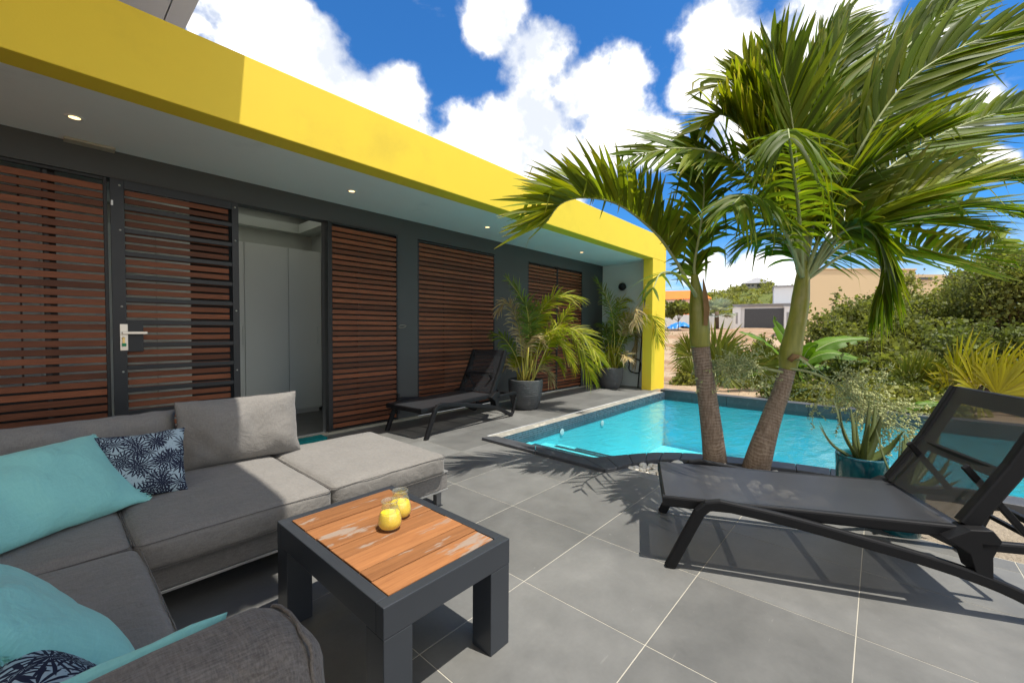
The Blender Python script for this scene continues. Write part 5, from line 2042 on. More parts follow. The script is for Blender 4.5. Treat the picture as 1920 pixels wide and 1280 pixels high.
def build_pots():
    fr = [
        (z4([(380, 960), (415, 620), (405, 380), (335, 240), (232, 95)]), 'g'),
        (z4([(370, 960), (340, 560), (292, 400), (228, 300), (165, 370)]), 'd'),
        (z4([(420, 960), (480, 500), (560, 330), (680, 245), (860, 270)]), 'y'),
        (z4([(440, 950), (520, 640), (680, 530), (850, 560), (980, 720), (1030, 800)]), 'y'),
        (z4([(440, 950), (560, 660), (740, 580), (870, 720), (950, 960)]), 'y'),
        (z4([(410, 950), (500, 700), (620, 620), (740, 700), (800, 860)]), 'y'),
        (z4([(360, 950), (420, 700), (430, 560), (520, 440), (560, 420)]), 'y'),
        (z4([(320, 950), (305, 830), (335, 760), (375, 800)]), 'y'),
        (z4([(310, 950), (285, 850), (262, 795), (225, 830)]), 'd'),
        (z4([(330, 940), (300, 760), (210, 620), (110, 575)]), 'g'),
        (z4([(450, 950), (550, 790), (630, 780), (700, 860)]), 'y'),
        (z4([(450, 955), (510, 880), (570, 890), (600, 970)]), 'd'),
        (z4([(420, 950), (440, 640), (420, 430), (390, 330), (330, 240)]), 'g'),
        (z4([(400, 950), (470, 620), (500, 430), (560, 300)]), 'y'),
        (z4([(430, 950), (470, 760), (560, 640), (660, 640), (770, 780)]), 'y'),
        (z4([(400, 950), (410, 760), (450, 640), (520, 620)]), 'y'),
        (z4([(430, 950), (600, 640), (770, 350)]), 'y'),
        (z4([(390, 950), (380, 760), (400, 640), (470, 600), (540, 640)]), 'd'),
    ]
    build_areca((4.87, 4.02, 0), 6.30, (0.262, 0.445), 'bushy yellow green palm in the nearer big grey ribbed pot', fr, 3)
    fr = [
        (z4([(1130, 850), (1150, 640), (1180, 420), (1210, 290), (1285, 290)]), 'y'),
        (z4([(1120, 850), (1100, 650), (1070, 520), (1010, 490)]), 'g'),
        (z4([(1140, 850), (1200, 640), (1280, 545), (1340, 610), (1345, 840)]), 'd'),
        (z4([(1140, 850), (1260, 560), (1380, 430), (1480, 430), (1540, 640)]), 'y'),
        (z4([(1140, 850), (1200, 600), (1160, 530), (1080, 540)]), 'g'),
        (z4([(1120, 850), (1060, 660), (1010, 590), (950, 600)]), 'g'),
        (z4([(1140, 845), (1135, 740), (1120, 700), (1090, 840)]), 'y'),
        (z4([(1140, 845), (1150, 740), (1180, 700), (1190, 840)]), 'y'),
        (z4([(1130, 850), (1240, 500), (1310, 400), (1350, 370), (1330, 500)]), 'd'),
        (z4([(1130, 850), (1150, 560), (1120, 360), (1060, 210), (985, 110)]), 'g'),
        (z4([(1130, 850), (1180, 560), (1240, 430), (1270, 400)]), 'y'),
        (z4([(1140, 850), (1220, 640), (1330, 530), (1390, 640)]), 'y'),
        (z4([(1130, 850), (1130, 640), (1150, 520), (1200, 480)]), 'g'),
        (z4([(1150, 850), (1230, 760), (1260, 790)]), 'd'),
    ]
    build_areca((7.80, 4.16, 0), 8.62, (0.262, 0.43), 'green and yellow palm in the farther grey ribbed pot by the pillar', fr, 5)

    # ---- aloes in teal glazed pots
    def aloe(c, R, Hh, label, leaves, seed):
        c = Vector(c)
        A = thing('potted_aloe', tuple(c), label, 'potted aloe', 'aloes in teal glazed pots')
        prof = [(0.0, 0.0), (R * 0.80, 0.0), (R * 0.86, 0.015), (R * 0.95, Hh * 0.4), (R, Hh * 0.85), (R * 1.02, Hh - 0.012), (R * 1.01, Hh - 0.002), (R * 0.97, Hh), (R * 0.92, Hh - 0.006), (R * 0.90, Hh - 0.05)]
        mb = MB()
        mb.lathe(prof, 48, c)
        mb.build('pot', 'pot_teal', A)
        mb = MB()
        mb.lathe([(0, Hh - 0.03), (R * 0.6, Hh - 0.032), (R * 0.905, Hh - 0.045)], 20, c)
        mb.build('soil', 'pot_soil', A)
        rnd = random.Random(seed)
        for dx, dz, dep, w, curl in leaves:
            dx, dz = dx * 0.85, dz * 0.88
            # dx right in the photo, dep towards the back, dz height
            b = c + Vector((0, 0, Hh - 0.04)) + cR * (dx * 0.18 + rnd.gauss(0, 0.01)) + Vector((math.cos(TH), math.sin(TH), 0)) * (dep * 0.2)
            tip = b + cR * dx + Vector((math.cos(TH), math.sin(TH), 0)) * dep + Vector((0, 0, dz))
            mid = b.lerp(tip, 0.5) + Vector((0, 0, -curl)) * 0.5 + cR * (dx * 0.16)
            P = resample(crom([b, mid, tip], 8), 14)
            mb = MB()
            vs, fs, tp = [], [], []
            for i, p in enumerate(P):
                t = i / 13
                d = (P[min(13, i + 1)] - P[max(0, i - 1)]).normalized()
                a = d.cross(Vector((0, 0, 1)) + cR * (-dx * 0.5) - cF * 0.3)
                a.normalize()
                n_ = a.cross(d).normalized()
                ww = w * (1 - t) ** 0.75 + 0.0015
                th = ww * 0.42
                for x, y in ((-1, 0.35), (-0.5, -0.35), (0, -0.6), (0.5, -0.35), (1, 0.35), (0, -0.02)):
                    vs.append(p + a * (ww * x) + n_ * (th * y))
                    tp.append(t)
            for i in range(13):
                for j in range(6):
                    k2 = (j + 1) % 6
                    fs.append((i * 6 + j, i * 6 + k2, (i + 1) * 6 + k2, (i + 1) * 6 + j))
            mb.add(vs, fs, True, tp)
            # small teeth along the margins
            for i in range(1, 12):
                for e in (0, 4):
                    p = Vector(vs[i * 6 + e])
                    o = (p - P[i]).normalized()
                    q = p + o * 0.006 + (P[i + 1] - P[i]).normalized() * 0.004
                    d = (P[i + 1] - P[i]).normalized() * 0.004
                    mb.add([p - d, p + d, q], [(0, 1, 2)], False, [0.9] * 3)
            mb.build('leaf', 'aloe_leaf', A)
    a0 = at(1615, 853, 2.72)
    aloe((a0.x, a0.y, -0.02), 0.134, 0.415, 'tall aloe in the larger teal glazed pot behind the lounger',
         [(-0.28, 0.30, 0.02, 0.030, 0.05), (-0.22, 0.40, -0.05, 0.036, 0.02), (-0.12, 0.45, 0.08, 0.030, 0.0), (-0.03, 0.30, -0.08, 0.032, 0.0), (0.03, 0.36, 0.1, 0.03, 0.0),
          (0.10, 0.34, -0.02, 0.036, 0.0), (0.17, 0.26, -0.10, 0.040, 0.04), (0.20, 0.40, 0.10, 0.028, 0.02), (-0.16, 0.22, 0.14, 0.03, 0.05), (0.06, 0.46, 0.02, 0.022, 0), (-0.07, 0.38, -0.02, 0.026, 0)], 1)
    a1 = at(1688, 925, 2.50)
    aloe((a1.x, a1.y, -0.02), 0.11, 0.30, 'spiky aloe in the smaller teal pot tucked behind the lounger backrest',
         [(-0.14, 0.42, 0.04, 0.032, 0.0), (-0.05, 0.40, -0.04, 0.030, 0.0), (-0.06, 0.26, -0.10, 0.034, 0), (0.06, 0.34, 0.05, 0.032, 0), (0.12, 0.36, 0.1, 0.03, 0.0), (0.22, 0.34, 0.06, 0.026, 0.05),
          (0.30, 0.24, 0.0, 0.026, 0.06), (-0.50, 0.02, -0.05, 0.020, -0.05), (0.02, 0.30, -0.08, 0.034, 0), (0.26, 0.12, -0.08, 0.03, 0.03), (0.38, 0.42, 0.12, 0.026, 0.02), (0.16, 0.20, -0.12, 0.03, 0.02)], 2)


build_palms()
build_stones()
build_pots()

# ------------------------------------------------------------------ garden beyond the pool
def leaf_cloud(name, parent, clusters, n, size, mat, seed, aspect=0.42, upb=0.3, shell=0.45):
    """n small leaves spread through ellipsoid clusters [(centre, (rx, ry, rz))]"""
    rg = np.random.default_rng(seed)
    C = np.array([tuple(c) for c, r in clusters])
    Rr = np.array([r for c, r in clusters])
    vol = Rr.prod(1) ** 0.75
    pick = rg.choice(len(C), n, p=vol / vol.sum())
    d = rg.normal(size=(n, 3))
    d /= np.linalg.norm(d, axis=1)[:, None]
    rad = shell + (1 - shell) * rg.random(n) ** 0.6
    rad *= rg.normal(1.0, 0.2, n)
    P = C[pick] + d * Rr[pick] * rad[:, None]
    dirv = d * 0.7 + rg.normal(size=(n, 3)) * 0.8 + np.array([0, 0, upb])
    dirv /= np.linalg.norm(dirv, axis=1)[:, None]
    nr = rg.normal(size=(n, 3)) + np.array([0, 0, 0.8])
    a = np.cross(dirv, nr)
    a /= np.linalg.norm(a, axis=1)[:, None] + 1e-9
    s = (size * rg.uniform(0.4, 1.0, n) * rg.choice([1.0, 1.0, 1.7], n))[:, None]
    nn = np.cross(a, dirv)
    V = np.stack([P, P + dirv * s * 0.5 + a * s * aspect - nn * s * 0.06, P + dirv * s, P + dirv * s * 0.5 - a * s * aspect - nn * s * 0.06], 1).reshape(-1, 3)
    Fq = np.arange(4 * n).reshape(n, 4)
    tip = np.tile([0.0, 0.4, 1.0, 0.4], n)
    return np_mesh(name, V, Fq, mat, parent, tip)


def shrub(u, v, ru, rv, D, name, label, mat, seed, n=2600, size=0.085, cat='shrub', group='shrubs behind the pool', sprigs=6, clumps=14, trunk=None, depth=0.8, ground=None, trunk_mat='bark_brown'):
    c = at(u, v, D)
    k = D / F_PX
    rx, rz = ru * k, rv * k
    gz = terrain_z(c.x, c.y) if ground is None else ground
    S = thing(name, (c.x, c.y, gz), label, cat, group)
    rnd = random.Random(seed)
    cl = []
    right = cR
    fw = Vector((math.cos(TH), math.sin(TH), 0))
    for i in range(clumps):
        a, b = rnd.uniform(0, 6.28), rnd.uniform(-0.75, 1.0)
        q = math.sqrt(max(0, 1 - b * b))
        m = rnd.uniform(0.35, 0.85)
        p = c + right * (rx * m * q * math.cos(a)) + fw * (rx * depth * m * q * math.sin(a)) + Vector((0, 0, rz * m * b))
        r = rnd.uniform(0.30, 0.52)
        cl.append((p, (rx * r, rx * r, rz * r * 1.0)))
    for i in range(sprigs):                    # shoots that break the outline
        a = rnd.uniform(-1, 1)
        p = c + right * (rx * a * 0.9) + fw * (rx * depth * rnd.uniform(-0.5, 0.5)) + Vector((0, 0, rz * (0.8 * math.sqrt(max(0, 1 - a * a * 0.8)) + rnd.uniform(0.05, 0.35))))
        cl.append((p, (rx * 0.09, rx * 0.09, rz * 0.26)))
    leaf_cloud('foliage', S, cl, int(n * 1.9), size * 1.08, mat, seed)
    mb = MB()
    foot = Vector((c.x, c.y, gz - 0.05))
    if trunk:
        foot = at_z(trunk[0], trunk[1], gz) if trunk[2] is None else at(trunk[0], trunk[1], trunk[2])
        foot.z = min(foot.z, gz)
    fork = foot.lerp(c - Vector((0, 0, rz * 0.4)), 0.55)
    r0 = 0.018 + 0.022 * rx
    mb.tube([foot, foot.lerp(fork, 0.5) + Vector((rnd.gauss(0, .04), rnd.gauss(0, .04), 0)), fork], [r0, r0 * 0.85, r0 * 0.7], 7)
    for p, r in cl[:clumps]:
        m = fork.lerp(p, 0.5) + Vector((rnd.gauss(0, .05), rnd.gauss(0, .05), -0.03))
        mb.tube([fork, m, p + Vector((0, 0, r[2] * 0.3))], [r0 * 0.55, r0 * 0.35, r0 * 0.12], 5)
    mb.build('trunk', trunk_mat, S)
    return S


def fan_leaf(mb, hub, axis, normal, R, nseg=34, spread=150, hw=0.03, seed=0, fuse=0.5, cup=0.25):
    """palmate leaf: blades radiating from hub in the plane of axis, folded and drooping"""
    rnd = random.Random(seed)
    ax = Vector(axis).normalized()
    nn = Vector(normal)
    nn = (nn - ax * nn.dot(ax)).normalized()
    sd_ = ax.cross(nn)
    for i in range(nseg):
        a = math.radians(-spread + 2 * spread * (i + 0.5) / nseg + rnd.gauss(0, 0.8))
        L = R * (1 - 0.25 * (abs(a) / PI)) * rnd.uniform(0.9, 1.06)
        d = ax * math.cos(a) + sd_ * math.sin(a) + nn * cup * rnd.uniform(0.7, 1.3)
        d.normalize()
        gap = 2 * math.radians(spread) / nseg
        pp, ww = [], []
        dr = rnd.uniform(0.03, 0.22)
        for c in (0.02, 0.25, fuse, 0.7, 0.88, 1.0):
            pp.append(hub + d * (L * c) - Vector((0, 0, 1)) * (dr * L * max(0, c - 0.4) ** 2 * 2))
            w = min(c, fuse) * L * gap * 0.53
            if c > fuse:
                w *= (1 - (c - fuse) / (1 - fuse)) ** 0.8
            ww.append(max(w, 0.0008))
        mb.ribbon(pp, ww, (nn + sd_ * rnd.gauss(0, 0.15)).normalized(), tips=[0, 0.2, 0.5, 0.7, 0.88, 1.0], fold=0.35)


def fan_palm(label, leaves, seed, mat, foot):
    """leaves: (hub pixel u, v, D, axis angle in the picture (deg, 0 right, 90 up), radius, tilt)"""
    f = at(foot[0], foot[1], foot[2])
    gz = terrain_z(f.x, f.y)
    S = thing('fan_palm', (f.x, f.y, gz), label, 'fan palm', 'fan palms beyond the pool')
    for i, (u, v, D, ang, R, tilt) in enumerate(leaves):
        hub = at(u, v, D)
        a = math.radians(ang)
        ax = cR * math.cos(a) + Vector((0, 0, 1)) * math.sin(a) - cF * 0.12
        nrm = -cF + Vector((0, 0, tilt)) + cR * (0.25 * math.sin(i * 2.1))
        mb = MB()
        fan_leaf(mb, hub, ax, nrm, R, seed=seed * 20 + i, nseg=30, spread=105, fuse=0.52)
        mb.build('leaf', mat, S)
        mb = MB()
        g = Vector((f.x, f.y, gz)) + cR * (0.12 * math.cos(i * 1.9))
        mid = g.lerp(hub, 0.55) + Vector((0, 0, 0.12))
        mb.tube(crom([g, mid, hub], 5), 0.011, 6)
        mb.build('leaf_stalk', 'stalk_green', S)
    return S


def banana_leaf(mb, pts, W, normal, seed):
    P = resample(crom(pts, 8), 26)
    rnd = random.Random(seed)
    nn0 = Vector(normal)
    ns = 5
    for side in (1, -1):
        vs, fs, tp = [], [], []
        for i, p in enumerate(P):
            t = i / 25
            d = (P[min(25, i + 1)] - P[max(0, i - 1)]).normalized()
            n_ = (nn0 - d * nn0.dot(d)).normalized()
            a = d.cross(n_).normalized()
            w = W * (max(0.0, math.sin(PI * min(1, t * 0.93 + 0.07) ** 0.85)) ** 0.6)
            for j in range(ns):
                c = j / (ns - 1)
                x = p + a * (side * w * c) + n_ * (w * (0.35 * c - 0.30 * c * c) + 0.012 * math.sin(t * 38 + j) * c) - Vector((0, 0, 1)) * (0.12 * w * c * c)
                vs.append(x)
                tp.append(0.1 + 0.85 * c * (1 if rnd.random() < 0.9 else 1.1))
        for i in range(25):
            if rnd.random() < 0.09:
                continue_from = 2
            else:
                continue_from = ns - 1
            for j in range(continue_from):
                a_ = i * ns + j
                fs.append((a_, a_ + 1, a_ + ns + 1, a_ + ns))
        mb.add(vs, fs, True, tp)


def build_garden():
    up = Vector((0, 0, 1))
    # banana plant
    f = at(1470, 745, 9.2)
    B = thing('banana_plant', (f.x, f.y, terrain_z(f.x, f.y)), 'banana plant with broad glossy leaves behind the leaning palm trunk', 'banana plant')
    g = Vector((f.x, f.y, terrain_z(f.x, f.y)))
    lv = [
        ([(1490, 700, 9.2), (1480, 650, 9.1), (1455, 610, 9.0), (1450, 592, 8.9)], 0.20, -cF * 0.9 + cR * 0.4),
        ([(1490, 700, 9.2), (1462, 665, 9.0), (1425, 635, 8.8), (1386, 622, 8.6)], 0.23, up + -cF * 0.55),
        ([(1495, 700, 9.2), (1512, 672, 9.0), (1560, 642, 8.9), (1632, 634, 8.7)], 0.24, up * 0.9 - cF * 0.6),
        ([(1495, 700, 9.2), (1510, 680, 8.8), (1555, 662, 8.5), (1635, 680, 8.3)], 0.22, up - cF * 0.5),
        ([(1495, 705, 9.1), (1508, 668, 9.0), (1520, 650, 8.9), (1535, 645, 8.8)], 0.20, -cF + up * 0.2),
        ([(1492, 715, 9.1), (1505, 700, 8.8), (1515, 720, 8.6), (1512, 748, 8.5)], 0.20, -cF + cR * 0.3),
        ([(1492, 715, 9.1), (1520, 690, 9.3), (1560, 690, 9.5), (1600, 715, 9.6)], 0.20, up - cF * 0.3),
        ([(1490, 715, 9.1), (1470, 690, 9.5), (1440, 690, 9.7), (1405, 705, 9.8)], 0.20, up - cF * 0.3),
    ]
    for i, (pts, w, nr) in enumerate(lv):
        P = [at(*p) for p in pts]
        mb = MB()
        banana_leaf(mb, P, w, nr, i)
        o = mb.build('leaf', 'banana_leaf', B)
        m2 = MB()
        m2.tube(resample(crom(P, 6), 16), [0.016 * (1 - 0.85 * k / 15) for k in range(16)], 6)
        m2.build('midrib', 'stalk_green', o)
    mb = MB()
    top = at(1492, 705, 9.15)
    mb.tube([g, g.lerp(top, 0.5), top], [0.09, 0.075, 0.05], 10)
    mb.build('stem', 'crownshaft', B)
    # the long leaf lying over the far coping
    mb = MB()
    banana_leaf(mb, [at(1690, 772, 6.0), at(1720, 760, 5.95), at(1755, 756, 5.9), at(1790, 768, 5.8)], 0.075, up - cF * 0.5, 51)
    mb.build('leaf', 'banana_leaf', B)

    # fan palms
    fan_palm('fan palm with a stiff leaf close beside the yellow pillar', [(1296, 668, 10.2, 170, 0.75, 0.1), (1298, 700, 10.0, 215, 0.70, 0.0), (1290, 655, 10.6, 120, 0.6, 0.1), (1310, 690, 10.8, 20, 0.65, 0.2)], 1, 'fan_leaf', (1300, 735, 10.2))
    fan_palm('fan palm spreading between the two palm trunks', [(1340, 672, 10.0, 58, 1.05, 0.15), (1352, 690, 9.6, 12, 0.95, 0.3), (1338, 680, 10.4, 100, 0.8, 0.1), (1395, 705, 9.6, 255, 0.62, 0.0), (1360, 700, 9.8, 300, 0.6, 0.1), (1420, 690, 9.4, 40, 0.75, 0.3)], 2, 'fan_leaf', (1350, 735, 9.9))
    fan_palm('dark green fan palm to the left of the bright yellow one', [(1700, 722, 7.25, 140, 0.83, 0.1), (1715, 725, 7.18, 95, 0.74, 0.2), (1690, 735, 7.10, 185, 0.66, 0.3), (1730, 720, 7.49, 40, 0.70, 0.2)], 3, 'fan_leaf', (1705, 760, 7.25))
    fan_palm('bright yellow green fan palm behind the raised lounger backrest', [(1790, 712, 7.04, 118, 0.99, 0.25), (1850, 720, 6.88, 70, 0.94, 0.3), (1830, 732, 6.64, 155, 0.94, 0.5), (1905, 725, 6.88, 100, 0.90, 0.3), (1870, 740, 6.56, 40, 0.81, 0.5), (1950, 720, 6.80, 80, 0.90, 0.2), (1780, 740, 6.80, 190, 0.63, 0.4)], 4, 'fan_leaf_bright', (1840, 780, 6.88))
    # shrubs: (u, v, ru, rv, D, label, mat, n, size, extras)
    sh = [
        (1552, 648, 55, 62, 13.0, 'olive green shrub with tall shoots just right of the leaning palm trunk', 'shrub_leaf', 2600, 0.10, {}),
        (1612, 612, 58, 62, 14.0, 'leafy green shrub in front of the beige wall, under the hanging frond', 'shrub_leaf', 3000, 0.10, {}),
        (1672, 632, 62, 52, 12.5, 'green shrub on a thin reddish stem in the middle of the thicket', 'shrub_leaf', 2600, 0.10, dict(trunk=(1664, 660, None))),
        (1705, 580, 55, 52, 15.0, 'yellowish green shrub reaching up before the beige wall', 'shrub_leaf_light', 2600, 0.105, {}),
        (1768, 600, 62, 60, 13.5, 'dense green shrub left of the big dark tree', 'shrub_leaf', 3000, 0.10, {}),
        (1822, 555, 50, 50, 15.0, 'pale green bush touching the top right beige wall', 'shrub_leaf_light', 2600, 0.105, {}),
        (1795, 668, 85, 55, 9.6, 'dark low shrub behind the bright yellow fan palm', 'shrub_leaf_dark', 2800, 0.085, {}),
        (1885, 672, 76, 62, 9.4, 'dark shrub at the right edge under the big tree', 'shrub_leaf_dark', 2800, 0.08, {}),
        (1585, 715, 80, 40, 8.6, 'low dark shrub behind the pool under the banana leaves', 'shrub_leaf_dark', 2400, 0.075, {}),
        (1690, 705, 75, 40, 8.2, 'low green shrub in front of the thicket behind the pool', 'shrub_leaf', 2400, 0.08, {}),
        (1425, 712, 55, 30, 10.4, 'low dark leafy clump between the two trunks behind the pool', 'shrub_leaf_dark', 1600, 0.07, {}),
        (1650, 762, 95, 34, 6.55, 'low grey green shrub along the far pool coping', 'shrub_leaf_light', 2600, 0.055, {}),
        (1750, 778, 75, 34, 6.25, 'small shrub by the coping below the dark fan palm', 'shrub_leaf', 1600, 0.055, {}),
        (1545, 752, 62, 28, 7.35, 'small clump of leaves on the coping edge right of the leaning trunk', 'shrub_leaf', 1500, 0.055, {}),
    ]
    sh += [
        (1640, 672, 78, 52, 11.6, 'broad green shrub in the centre of the thicket beyond the pool', 'shrub_leaf', 3200, 0.085, {}),
        (1735, 655, 72, 56, 12.0, 'green shrub behind the dark fan palm', 'shrub_leaf', 3000, 0.085, {}),
        (1560, 690, 48, 46, 11.8, 'green shrub right behind the banana plant', 'shrub_leaf', 2600, 0.085, {}),
        (1850, 622, 72, 52, 12.6, 'green shrub filling the gap below the big dark tree', 'shrub_leaf_dark', 3000, 0.09, {}),
        (1385, 700, 60, 36, 10.6, 'leafy dark shrub between the trunks, behind the fan palm', 'shrub_leaf_dark', 2200, 0.075, {}),
        (1440, 682, 42, 40, 11.4, 'green shrub peeping out left of the leaning trunk', 'shrub_leaf', 2000, 0.085, {}),
        (1292, 716, 34, 20, 10.0, 'small low shrub near the yellow pillar by the pool corner', 'shrub_leaf_light', 1200, 0.06, {}),
        (1655, 600, 45, 48, 16.0, 'tall thin shrub against the beige wall', 'shrub_leaf', 2200, 0.105, {}),
        (1800, 590, 50, 40, 16.5, 'leafy shrub at the foot of the beige annex', 'shrub_leaf', 2400, 0.11, {}),
        (1935, 640, 60, 70, 11.5, 'leafy shrub cut off by the right edge', 'shrub_leaf', 2600, 0.085, {}),
        (1600, 745, 75, 36, 7.3, 'low leafy mound just beyond the middle of the far coping', 'shrub_leaf_light', 2200, 0.06, {}),
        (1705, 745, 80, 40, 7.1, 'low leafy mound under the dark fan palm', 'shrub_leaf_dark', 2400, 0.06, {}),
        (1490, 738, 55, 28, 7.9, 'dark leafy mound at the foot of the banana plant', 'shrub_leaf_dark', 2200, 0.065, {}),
    ]
    for i, (u, v, ru, rv, D, lab, mat, n, s, ex) in enumerate(sh):
        shrub(u, v, ru, rv, D, 'shrub', lab, mat, 100 + i, n, s, **ex)
    # big dark tree at the right edge and one beyond it
    shrub(1900, 545, 88, 82, 11.5, 'leafy_tree', 'big dark leafy tree on a slanting limb at the right edge', 'shrub_leaf', 140, 6500, 0.085, 'tree', 'trees at the right', 10, 26, trunk=(1885, 700, None))
    shrub(1900, 505, 60, 30, 13.5, 'leafy_tree', 'sunlit yellow green treetop above the big dark tree at the right edge', 'shrub_leaf_light', 141, 2600, 0.09, 'tree', 'trees at the right', 8, 12)
    shrub(2010, 590, 120, 110, 12.5, 'leafy_tree', 'leafy tree standing mostly outside the right edge', 'shrub_leaf', 142, 3500, 0.10, 'tree', 'trees at the right', 8, 16)
    # farther left: bushes and a silver palm by the white wall
    shrub(1272, 583, 32, 14, 46, 'shrub', 'bright green hedge bush behind the white boundary wall, below the orange roof', 'shrub_leaf', 143, 2200, 0.30, 'shrub', 'bushes along the white wall', 4, 10)
    sp = at(1344, 590, 50)
    S = thing('silver_palm', (sp.x, sp.y, terrain_z(sp.x, sp.y)), 'silvery fan palm behind the white wall left of the garage', 'palm tree')
    rnd = random.Random(9)
    mb = MB()
    for i in range(26):
        a, b = rnd.uniform(-2.6, 2.6), rnd.uniform(-0.4, 1.0)
        d = (cR * math.sin(a) + up * b - cF * math.cos(a) * 0.7).normalized()
        hub = sp + up * 0.2 + d * 1.1
        fan_leaf(mb, hub, d, up + d * -0.3, 1.25, nseg=16, spread=110, seed=300 + i, fuse=0.6)
    mb.build('crown', 'silver_leaf', S)
    mb = MB()
    mb.tube([(sp.x, sp.y, terrain_z(sp.x, sp.y)), tuple(sp + up * 0.4)], [0.28, 0.22], 10)
    mb.build('trunk', 'bark_brown', S)
    # small dark clumps in the sandy ground, grass tufts
    rg = np.random.default_rng(77)
    P = []
    while len(P) < 900:
        x, y = rg.uniform(8.6, 40), rg.uniform(-14, 30)
        if noise.noise((x * 0.4, y * 0.4, 7)) < 0.12:
            continue
        P.append((x, y))
    V, Fq = [], []
    for x, y in P:
        z = terrain_z(x, y)
        for k in range(7):
            a = rg.uniform(0, 6.28)
            h = rg.uniform(0.06, 0.22)
            d = Vector((math.cos(a), math.sin(a), 0))
            s = Vector((-d.y, d.x, 0)) * 0.006
            b = Vector((x + rg.normal(0, .06), y + rg.normal(0, .06), z - 0.01))
            m = b + d * (h * 0.25) + up * (h * 0.7)
            t = b + d * (h * 0.7) + up * h
            o = len(V)
            V += [tuple(b - s), tuple(b + s), tuple(m + s * .7), tuple(m - s * .7), tuple(t)]
            Fq += [(o, o + 1, o + 2, o + 3), (o + 3, o + 2, o + 4, o + 4)]
    mb = MB()
    mb.add(V, [f if f[2] != f[3] else f[:3] for f in Fq])
    tag(mb.build('dry_grass', 'shrub_leaf_light'), 'scattered dry grass tufts on the sandy ground', None, None, 'stuff')


# ------------------------------------------------------------------ far buildings
FH = Vector((math.cos(TH), math.sin(TH), 0))


class Facade:
    """axes for a box building whose front is turned towards the camera's side: x along the front, y into depth"""
    def __init__(s, D, uc=960):
        s.D = D
        s.ph = math.atan((uc - 960) / F_PX)
        s.o = CAM + FH * D + cR * (D * math.tan(s.ph))
        s.f = FH * math.cos(s.ph) + cR * math.sin(s.ph)
        s.r = cR * math.cos(s.ph) - FH * math.sin(s.ph)

    def x(s, u):
        return s.D / math.cos(s.ph) * math.tan(math.atan((u - 960) / F_PX) - s.ph)

    def z(s, u, v):
        return at(u, v, s.D).z

    def p(s, x, y, z):
        q = s.o + s.r * x + s.f * y
        return Vector((q.x, q.y, z))

    def box(s, mb, x0, x1, y0, y1, z0, z1):
        vs = [s.p(*q) for q in ((x0, y0, z0), (x1, y0, z0), (x1, y1, z0), (x0, y1, z0), (x0, y0, z1), (x1, y0, z1), (x1, y1, z1), (x0, y1, z1))]
        mb.add(vs, [(3, 2, 1, 0), (4, 5, 6, 7), (0, 1, 5, 4), (1, 2, 6, 5), (2, 3, 7, 6), (3, 0, 4, 7)])

    def hip(s, mb, x0, x1, y0, y1, z0, h, inset):
        vs = [s.p(*q) for q in ((x0, y0, z0), (x1, y0, z0), (x1, y1, z0), (x0, y1, z0), (x0 + inset, (y0 + y1) / 2, z0 + h), (x1 - inset, (y0 + y1) / 2, z0 + h))]
        mb.add(vs, [(0, 1, 5, 4), (1, 2, 5), (2, 3, 4, 5), (3, 0, 4), (3, 2, 1, 0)])


